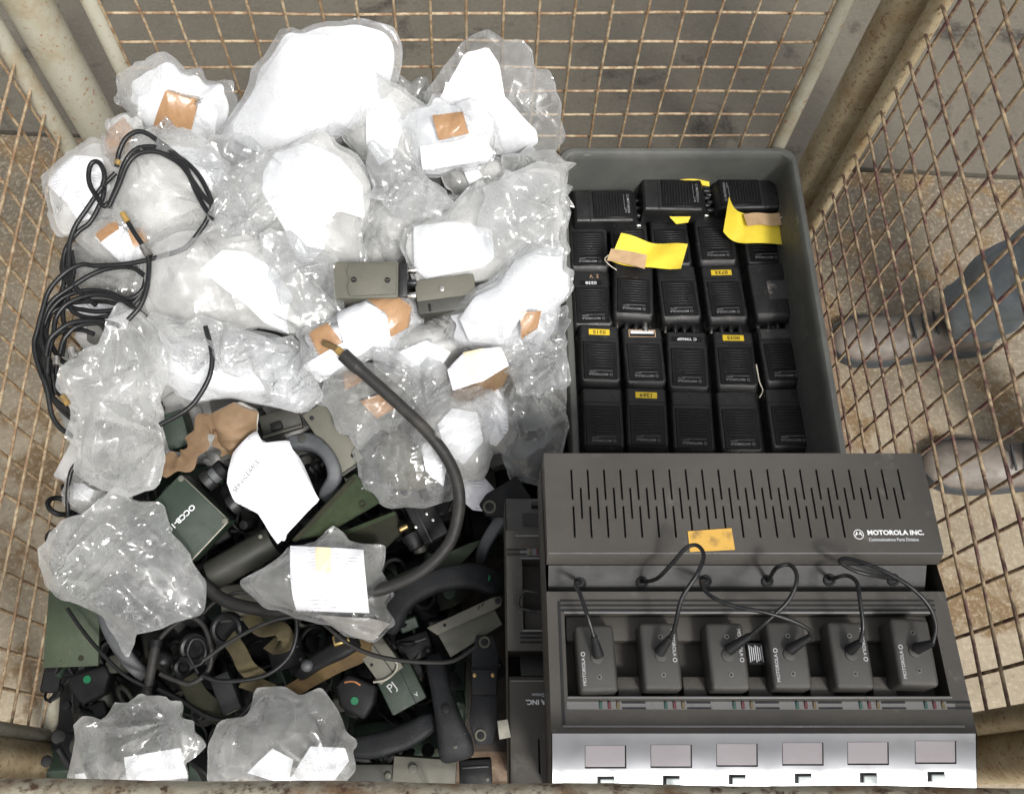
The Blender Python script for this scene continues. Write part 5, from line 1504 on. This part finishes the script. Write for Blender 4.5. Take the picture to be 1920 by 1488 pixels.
I.box('lid_seam', (I.a * .18, 0, .0004), (.0012, I.b, .0008), 'void', 0)
for p, s_, sz in (((735, 1288), 'PJ', .016), ((780, 1300), 'v', .012)):
    text('chalk_mark', s_, sz, 'grey_print', I.root, Matrix.Translation(I.l(*p, .0005)) @ Matrix.Rotation(.2, 4, 'Z'))
L = [at_z(x, y, zp(y) + .035) for x, y in ((700, 1278), (722, 1274), (740, 1260), (745, 1245), (738, 1236))]
o = tube('frayed_lead', spline(L, 5), .0014, 'sticker_dirty', I.root, 6); o.matrix_parent_inverse = I.Mi
I = Item('metal_case', 'small grey metal case corner between handset and webbing strap', 'case', [(680, 1220), (722, 1184), (748, 1256), (704, 1288)], .03, .2)
I.box('case', (0, 0, -.018), (I.a, I.b, .036), 'case_grey', .0015); I.box('seam', (I.a * .1, 0, .0004), (.0012, I.b, .0008), 'void', 0); I.cyl('rivet', I.l(697, 1246, .001), .002, .001, 'rubber')
I = Item('battery_pouch', 'small dark grey ribbed pouch with pale edge, near the front bags', 'pouch', [(384, 1274), (418, 1262), (462, 1320), (424, 1342)], .03, .15)
I.box('shell', (0, 0, -.015), (I.a, I.b, .03), 'handset', .004); I.box('pale_edge', (0, -I.b / 2 + .001, .001), (I.a * .6, .0012, .0014), 'case_grey', .0003)
I = Item('metal_case', 'dark grey flat case end at the front rail', 'case', [(632, 1432), (750, 1432), (752, 1475), (630, 1475)], .02, .1)
I.box('case', (0, 0, -.02), (I.a, I.b, .04), 'case_grey_dark', .002); I.cyl('stud', I.l(728, 1453, .002), .004, .004, 'case_grey')
I = Item('metal_case', 'pale grey green metal case end with round stud, at the front rail', 'case', [(733, 1414), (856, 1426), (854, 1470), (740, 1466)], .025, .1)
I.box('case', (0, 0, -.02), (I.a, I.b, .04), 'case_grey', .002); I.cyl('stud', I.l(775, 1440, .003), .0055, .007, 'case_grey')
I = Item('metal_tray', 'grey metal shelf under the thick hose beside the label parcel', 'tray', [(408, 1100), (540, 1085), (560, 1150), (420, 1162)], -.005, .2)
I.box('shelf', (0, 0, -.004), (I.a, I.b, .008), 'case_grey', .002); I.box('rim', (0, -I.b / 2, .002), (I.a, .004, .012), 'case_grey_dark', .001)
handset('long pale grey plastic arm beside the olive plate', [(190, 1110), (204, 1170), (236, 1228), (272, 1268)], [.02, .02, .02, .01], [(.018, .018), (.020, .02), (.020, .02), (.018, .018)], 'handset_pale', name='plastic_boom', grp=None)

# webbing straps
def strap(label, pts, w, m, twist=0.0, lev=.02):
    W3 = [at_z(x, y, zp(y) + lev + dz) for x, y, dz in pts]
    Pp = spline(W3, 8)
    ups = np.array([0, math.sin(twist), math.cos(twist)])
    v, f = sweep(Pp - W3[0], rrect(w, .0022, .0009, 2), up=ups)
    o = raw('webbing_strap', v, f, m, None, 50); o.location = W3[0]
    return tag(o, label, 'strap', 'webbing straps')
strap('olive webbing strap twisted beside the thin black lead', [(465, 1150, .0), (492, 1180, .01), (525, 1178, .02), (536, 1200, .02), (522, 1212, .005), (505, 1205, -.005)], .022, 'webbing', .5)
strap('short olive webbing strap end above the grey pouch', [(430, 1195, .0), (448, 1222, .015), (462, 1250, .02), (485, 1268, .0)], .024, 'webbing', -.4)
strap('long brown webbing strap beside the black plug', [(692, 1196, .01), (676, 1226, .012), (630, 1248, .01), (585, 1272, .005), (545, 1296, -.005)], .024, 'webbing_brown', -.9)
strap('green webbing strap end poking out behind the front bag', [(455, 1275, .0), (485, 1285, .01), (512, 1296, .01)], .02, 'webbing', .2)
strap('dark olive webbing scrap under the grey pouch', [(350, 1270, .0), (372, 1305, .005), (400, 1330, .0), (430, 1352, .0)], .026, 'canvas_olive', .2)
# plug with square metal end
R_ = handset('black plug with square brass socket end', [(560, 1268), (600, 1238), (640, 1216), (672, 1200)], [.02, .03, .035, .03], [(.018, .018), (.022, .02), (.026, .022), (.024, .02)], 'rubber', name='cable_plug', grp=None)
q = at_z(640, 1198, zp(1198) + .05) - np.array(R_.location)
MB().box(tuple(q), (.022, .014, .012), .002, 2, .3).build('socket_shell', 'brass', R_); MB().box((q[0], q[1], q[2] + .005), (.016, .008, .004), 0, 1, .3).build('socket_hole', 'void', R_)
q = at_z(576, 1247, zp(1247) + .035) - np.array(R_.location)
MB().ball(tuple(q), .0085).build('ball_end', 'handset_pale', R_)
# headset bits
I = Item('ball_knob', 'shiny black ball knob beside the grey rod', 'knob', [(290, 1222), (322, 1222), (322, 1254), (290, 1254)], .02, .1)
MB().ball((0, 0, 0), .013).build('ball', 'cable_black', I.root); I.cyl('stem', (0, 0, -.02), .005, .025, 'rubber')
I = Item('metal_rod', 'grey rubber sleeved rod with black collar, rising from the front bag', 'rod', [(268, 1200), (300, 1200), (300, 1310), (268, 1310)], .03, .1)
a_, b_ = at_z(293, 1206, zp(1206) + .05), at_z(273, 1312, zp(1312) + .05)
v, f = sweep(np.linspace(a_, b_, 6), circ(.0062, 14)); o = raw('sleeve', v, f, 'cable_grey', I.root, 60); o.matrix_parent_inverse = I.Mi
v, f = sweep(np.linspace(a_ + (a_ - b_) * .08, a_ + (b_ - a_) * .06, 4), circ(.0078, 14)); o = raw('collar', v, f, 'rubber', I.root, 60); o.matrix_parent_inverse = I.Mi
for lab, q, r in (('black round headset cup between the thin leads', (365, 1215), .022), ('black round headset cup above the grey pouch', (425, 1180), .024), ('small black round cap beside the ball knob', (345, 1250), .014)):
    I = Item('headset_cup', lab, 'headset', [(q[0] - 18, q[1] - 18), (q[0] + 18, q[1] - 18), (q[0] + 18, q[1] + 18), (q[0] - 18, q[1] + 18)], .0, .3, .1, group='headset cups')
    I.cyl('cup', (0, 0, -.012), r, .026, 'rubber', bevel=.003); I.ring('cushion', (0, 0, .001), r * .78, .005, 'cable_black')
for lab, quad in (('black square radio block behind the webbing straps', [(495, 1215), (560, 1195), (580, 1240), (515, 1262)]), ('black slab under the black curved handset', [(740, 1200), (800, 1180), (815, 1225), (755, 1245)]),
                  ('dark block in the corner by the front rail and chargers', [(860, 1425), (920, 1420), (925, 1470), (862, 1472)]), ('black slab under the flat plate with holes', [(862, 1190), (900, 1170), (945, 1260), (905, 1300)])):
    I = Item('equipment_block', lab, 'block', quad, -.015, .1, group='black equipment blocks')
    I.box('case', (0, 0, -.02), (I.a, I.b, .04), 'rubber', .003); I.box('ridge', (0, I.b * .2, .0008), (I.a * .8, .003, .002), 'radio_black', .0005); I.cyl('screw', (I.a * .35, -I.b * .3, .0005), .0025, .0016, 'case_grey')

# twisted brown paper
strap_pts = [(310, 872, .03), (345, 868, .04), (368, 838, .045), (382, 802, .05), (402, 790, .05), (418, 815, .035), (432, 848, .02)]
W3 = [at_z(x, y, zp(y) + dz) for x, y, dz in strap_pts]
Pp = spline(W3, 7)
nn = len(Pp)
sec = [(.013 * math.cos(a_) * (1 + .25 * math.sin(3 * a_)), .006 * math.sin(a_) * (1 + .3 * math.cos(2 * a_))) for a_ in np.linspace(0, 2 * math.pi, 16, endpoint=False)]
v, f = sweep(Pp - W3[0], sec, scale=[(1 + .3 * math.sin(i * .9), 1 + .3 * math.sin(i * 1.3 + 1)) for i in range(nn)])
o = raw('twisted_paper', v, f, 'kraft', None, 25); o.location = W3[0]
tag(o, 'twisted band of brown paper above the lettered green box', 'paper', 'loose papers in the heap')

# ------------------------------------------------------------------ cables
def cpts(pts, lev, wob=.0):
    return spline([at_z(p[0], p[1], zp(p[1]) + lev + (p[2] if len(p) > 2 else 0)) for p in pts], 7)
def cable(name, label, pts, r, m, lev, group=None, cat='cable'):
    Pp = cpts(pts, lev); o0 = Pp[0].copy()
    v, f = sweep(Pp - o0, circ(r, 10)); o = raw(name, v, f, m, None, 60); o.location = o0
    return tag(o, label, cat, group)
coil = empty('coiled_cable', at_z(120, 600, zp(600)))
tag(coil, 'glossy black coaxial cable coiled over the bags by the left mesh', 'cable')
ci = Matrix.Translation(coil.location).inverted()
LV = .075
for k, (pts, lv) in enumerate([
    ([(219, 313), (223, 287), (235, 261), (253, 248), (270, 248), (292, 261), (324, 285), (345, 307), (357, 334), (369, 362), (385, 391), (401, 411)], .085),
    ([(202, 389), (219, 350), (229, 317), (243, 291), (263, 277), (294, 276), (320, 287), (345, 301), (369, 324), (385, 350), (397, 382), (391, 407), (369, 441), (345, 466), (304, 480), (243, 494), (182, 498), (152, 496), (122, 511), (93, 543), (81, 577), (71, 615), (64, 649), (74, 693), (86, 722), (92, 751), (98, 780), (113, 802), (137, 819)], .08),
    ([(205, 386), (224, 345), (238, 310), (258, 289), (290, 284), (318, 295), (342, 312), (362, 340), (380, 366), (398, 384)], .09),
    ([(192, 350), (196, 330), (190, 310), (180, 303), (170, 309), (166, 330), (170, 350), (182, 370), (194, 386), (204, 380)], .08),
    ([(217, 324), (192, 350), (162, 393), (142, 423), (131, 454), (129, 484), (131, 520), (150, 548), (180, 572)], .07),
    ([(196, 345), (192, 372), (170, 415), (146, 435), (125, 464), (119, 494), (125, 521), (132, 540), (127, 560), (137, 584), (171, 596), (214, 589), (248, 570), (272, 536), (278, 492)], .065),
    ([(270, 516), (248, 502), (209, 502), (173, 514), (137, 536), (100, 562), (84, 589), (76, 625), (84, 664), (91, 722), (103, 749), (140, 775)], .07),
    ([(88, 700), (92, 660), (100, 630), (105, 596), (125, 570), (161, 555), (197, 553), (234, 567), (263, 586), (280, 600)], .075),
    ([(86, 668), (92, 640), (103, 625), (132, 606), (171, 601), (209, 606), (225, 612)], .08),
    ([(112, 664), (118, 640), (128, 625), (146, 611), (185, 606), (200, 623)], .075),
    ([(78, 600), (90, 636), (98, 649), (113, 674), (137, 683), (168, 678)], .06),
    ([(74, 640), (78, 690), (90, 730), (110, 762), (140, 790)], .06),
    ([(100, 570), (130, 568), (165, 565), (200, 566), (236, 574)], .055),
    ([(385, 612), (394, 645), (398, 674), (391, 710), (367, 751), (342, 773), (300, 796)], .105),
    ([(106, 684), (105, 705), (110, 734), (122, 752)], .05),
    ([(82, 610), (96, 580), (122, 556), (160, 545), (200, 547), (240, 560), (266, 545), (274, 520)], .066),
    ([(70, 660), (78, 620), (92, 592), (118, 575), (150, 580), (186, 584), (224, 578), (252, 560)], .06),
    ([(88, 735), (80, 700), (84, 665), (96, 640), (114, 622), (150, 618), (176, 626)], .066),
    ([(124, 470), (116, 500), (120, 530), (110, 560), (92, 596), (86, 640), (96, 690), (104, 740)], .058),
    ([(134, 470), (138, 510), (128, 545), (118, 585), (122, 625), (116, 668)], .062),
    ([(239, 415), (255, 441), (270, 464), (278, 482), (279, 510), (274, 545), (262, 575), (240, 600)], .085)]):
    lo = cpts(pts, lv)
    v, f = sweep(lo, circ(.0034, 10)); o = raw('cable_strand', v, f, 'cable_black', coil, 60); o.matrix_parent_inverse = ci
for a_, b_, m, r, nm in (((229, 399), (240, 416), 'band_mustard', .0040, 'yellow_band'), ((219, 309), (222, 300), 'band_mustard', .0040, 'yellow_band'), ((116, 742), (128, 758), 'band_mustard', .0040, 'yellow_band'),
                         ((133, 652), (137, 670), 'chrome', .0056, 'connector'), ((106, 668), (106, 684), 'chrome', .005, 'connector'), ((268, 460), (280, 480), 'chrome', .0056, 'connector')):
    lv = .086
    v, f = sweep(np.linspace(at_z(*a_, zp(a_[1]) + lv), at_z(*b_, zp(b_[1]) + lv), 4), circ(r, 12)); o = raw(nm, v, f, m, coil, 60); o.matrix_parent_inverse = ci
# thick hose-like cable
Pp = cpts([(606, 642), (632, 655), (660, 680), (700, 715), (750, 760), (800, 808), (838, 858), (858, 908), (860, 958), (842, 1018), (792, 1070), (730, 1100), (680, 1112)], .10)
th = empty('thick_cable', Pp[0]); tag(th, 'thick grey rubber cable arching across the heap with a split end', 'cable')
ti = Matrix.Translation(Pp[0]).inverted()
nn = len(Pp); sc_ = []
for i in range(nn):
    t = i / (nn - 1)
    w = .0055 if t < .10 else (.0095 if t < .2 else .0080)
    sc_.append((w, w))
v, f = sweep(Pp[int(nn * .12):], circ(1, 14), scale=sc_[int(nn * .12):]); o = raw('sheath', v, f, 'cable_grey', th, 60); o.matrix_parent_inverse = ti
v, f = sweep(Pp[:int(nn * .13) + 1], circ(.0042, 12)); o = raw('inner_core', v, f, 'webbing_brown', th, 60); o.matrix_parent_inverse = ti
i0 = int(nn * .085); v, f = sweep(Pp[i0:i0 + 4], circ(.0054, 12)); o = raw('yellow_band', v, f, 'band_mustard', th, 60); o.matrix_parent_inverse = ti
cable('hose', 'short thick grey hose between clear bag and label parcel', [(378, 1090), (405, 1115), (440, 1132), (490, 1142), (545, 1146)], .0085, 'cable_grey', .045, cat='hose')
for lab, pts, r, lv in [
    ('thin lead running down over the olive plate', [(126, 1140), (150, 1175), (180, 1212), (230, 1262), (285, 1292)], .0026, .055),
    ('grey looped lead around the black headset cups', [(292, 1208), (310, 1185), (335, 1165), (358, 1156), (380, 1170), (393, 1200), (397, 1230), (388, 1260), (358, 1281), (330, 1275), (300, 1262)], .0034, .05),
    ('long thin black lead sweeping below the label parcel to the grey bracket', [(384, 1236), (430, 1203), (500, 1167), (555, 1155), (600, 1165), (648, 1203), (690, 1224), (740, 1236), (800, 1241), (850, 1238), (895, 1210)], .0028, .075),
    ('black lead loop beside the olive webbing', [(556, 1156), (556, 1190), (545, 1225), (520, 1252), (490, 1268), (450, 1275), (410, 1276), (380, 1266)], .0030, .06),
    ('black lead running along the front bags', [(296, 1290), (340, 1312), (380, 1338), (420, 1350), (450, 1342), (476, 1312)], .0030, .03),
    ('short black lead under the hanging clear bag', [(152, 862), (135, 880), (128, 912), (127, 955), (132, 1000)], .0032, .03),
    ('black ribbed lead stub below the hanging clear bag', [(148, 878), (160, 898), (180, 912), (205, 912), (206, 940)], .0052, .02),
    ('small wire loop hooked round the grey rod collar', [(380, 1150), (400, 1130), (420, 1118), (450, 1110), (500, 1108)], .0026, .04),
    ('coiled thin lead between the headset cups', [(372, 1262), (360, 1240), (352, 1222), (360, 1200), (376, 1198), (386, 1215), (380, 1240), (362, 1250)], .0026, .045),
    ('thin lead hanging on the side of the stacked chargers', [(1005, 1110), (985, 1108), (974, 1118), (972, 1135), (985, 1142), (1006, 1146)], .0018, .235)]:
    cable('thin_lead', lab, pts, r, 'cable_grey' if 'grey' in lab else 'cable_black', lv, 'thin leads in the heap')
# torn label lettering on the white form parcel
lab_o = [o for o in bpy.data.objects if o.get('label', '').startswith('large tilted white form')][0]
q0, q1 = at_z(446, 914, zp(905) + .112), at_z(478, 870, zp(885) + .112)
d = Vector(q1 - q0)
t_ = text('lettering', 'SERVICEABLE', .0085, 'black_print', lab_o, Matrix.Translation(Vector(q0) - lab_o.location + d * .5) @ Matrix.Rotation(math.atan2(d.y, d.x), 4, 'Z') @ Matrix.Rotation(.1, 4, 'X'))

# ------------------------------------------------------------------ person standing at the right of the cage
pr = empty('person', (1.03, .66, 0)); tag(pr, 'person in blue grey trousers and dark shoes standing beside the right mesh', 'person')
def skin(name, nodes, edges, m, parent, lv=2):
    me = bpy.data.meshes.new(name)
    me.from_pydata([n_[0] for n_ in nodes], edges, []); me.update()
    o = link(bpy.data.objects.new(name, me), parent)
    o.modifiers.new('skin', 'SKIN'); me.skin_vertices if me.skin_vertices else None
    if not me.skin_vertices:
        bm_ = bmesh.new(); bm_.from_mesh(me); bm_.verts.layers.skin.verify(); bm_.to_mesh(me); bm_.free()
    for i, n_ in enumerate(nodes):
        sv = me.skin_vertices[0].data[i]
        sv.radius = n_[1] if isinstance(n_[1], tuple) else (n_[1], n_[1]); sv.use_root = (i == 0)
    s_ = o.modifiers.new('sub', 'SUBSURF'); s_.levels = s_.render_levels = lv
    me.materials.append(MATS[m])
    for md in o.modifiers:
        if md.type == 'SKIN': md.use_smooth_shade = True
    return o
A = at_z(1812, 598, .09); Bk = at_z(2010, 850, .09)
A = (float(A[0]) - 1.03, float(A[1]) - .66); B_ = (float(Bk[0]) - 1.03, float(Bk[1]) - .66)
# body: one continuous figure facing -X
skin('body', [((.02, 0, .92), .13), ((.02, 0, 1.10), .12), ((.02, 0, 1.33), .14), ((.02, 0, 1.46), .07), ((.0, 0, 1.53), .055), ((-.015, 0, 1.62), .085), ((-.02, 0, 1.70), .08),
              ((.02, .19, 1.40), .06), ((.06, .25, 1.14), .043), ((-.06, .22, .95), .033), ((-.12, .21, .90), .03), ((.02, -.19, 1.40), .06), ((.06, -.25, 1.14), .043), ((-.06, -.22, .95), .033), ((-.12, -.21, .90), .03),
              ((.01, A[1] * .8, .86), .085), ((-.02, A[1] * .95, .48), .058), ((A[0], A[1], .09), .04), ((.01, B_[1] * .8, .86), .085), ((.0, B_[1] * .95, .48), .058), ((B_[0], B_[1], .09), .04)],
     [(0, 1), (1, 2), (2, 3), (3, 4), (4, 5), (5, 6), (2, 7), (7, 8), (8, 9), (9, 10), (2, 11), (11, 12), (12, 13), (13, 14), (0, 15), (15, 16), (16, 17), (0, 18), (18, 19), (19, 20)], 'skin', pr)
skin('trousers', [((.02, 0, .95), .15), ((.015, A[1] * .75, .86), .11), ((-.015, A[1] * .95, .48), .078), ((A[0], A[1], .20), .068), ((A[0] - .005, A[1], .06), .074), ((.015, B_[1] * .75, .86), .11), ((.005, B_[1] * .95, .48), .078), ((B_[0], B_[1], .20), .068), ((B_[0], B_[1], .06), .074), ((.02, 0, 1.02), .145)],
     [(0, 1), (1, 2), (2, 3), (3, 4), (0, 5), (5, 6), (6, 7), (7, 8), (0, 9)], 'denim', pr, 3)
tex = bpy.data.textures.new('folds', 'CLOUDS'); tex.noise_scale = .06
md = bpy.data.objects['trousers'].modifiers.new('folds', 'DISPLACE'); md.texture = tex; md.strength = .03; md.mid_level = .5
skin('jacket', [((.02, 0, 1.0), .155), ((.02, 0, 1.15), .15), ((.02, 0, 1.34), .165), ((.02, 0, 1.44), .085), ((.02, .19, 1.41), .08), ((.06, .255, 1.14), .06), ((-.04, .225, .97), .05), ((.02, -.19, 1.41), .08), ((.06, -.255, 1.14), .06), ((-.04, -.225, .97), .05)],
     [(0, 1), (1, 2), (2, 3), (2, 4), (4, 5), (5, 6), (2, 7), (7, 8), (8, 9)], 'jacket', pr)
hair = MB().ball((.0, 0, 1.69), .098, (1.02, .92, .86)).build('hair', 'hair', pr)
hd = MB()
for s_ in (-1, 1): hd.ball((-.10, s_ * .03, 1.645), .011)
hd.build('eyes', 'white_print', pr); MB().ball((-.112, 0, 1.61), .016, (1, .8, 1.3)).build('nose', 'skin', pr)
def shoe(ax, ay, yaw):
    root = empty('shoe'); root.parent = pr; root.location = (ax, ay, 0); root.rotation_euler = (0, 0, yaw)
    L_ = [(.075, .030, .060), (.045, .036, .085), (.0, .038, .095), (-.05, .040, .080), (-.10, .046, .060), (-.15, .049, .052), (-.19, .045, .046), (-.215, .032, .036), (-.228, .014, .026)]
    V, Fc = [], []
    K = 14
    for x, w, h in L_:
        for i in range(K):
            a_ = math.pi * 2 * i / K
            V.append((x, w * math.cos(a_), .022 + max(-.004, (h - .022) * math.sin(a_))))
    for i in range(len(L_) - 1):
        for j in range(K): Fc.append((i * K + j, i * K + (j + 1) % K, (i + 1) * K + (j + 1) % K, (i + 1) * K + j))
    Fc += [tuple(range(K))[::-1], tuple((len(L_) - 1) * K + j for j in range(K))]
    root2 = raw('shoe_upper', V, Fc, 'shoe', pr, 70)
    root2.location = root.location; root2.rotation_euler = root.rotation_euler
    sl_ = MB(); out_ = [(x, w + .003) for x, w, h in L_] + [(x, -w - .003) for x, w, h in L_[::-1]]
    k = len(out_)
    sl_.pyd([(x, y, .024) for x, y in out_] + [(x, y, .001) for x, y in out_], [tuple(range(k)), tuple(range(2 * k - 1, k - 1, -1))] + [(i, i + k, (i + 1) % k + k, (i + 1) % k) for i in range(k)])
    sl_.build('sole', 'sole', root2, 40, fixn=True)
    for t in range(4):
        MB().box((-.035 - t * .018, 0, .088 - t * .007), (.004, .05, .004), .001, 1).build('lace', 'sole', root2)
    bpy.data.objects.remove(root)
shoe(A[0], A[1], .05); shoe(B_[0], B_[1], -.02)
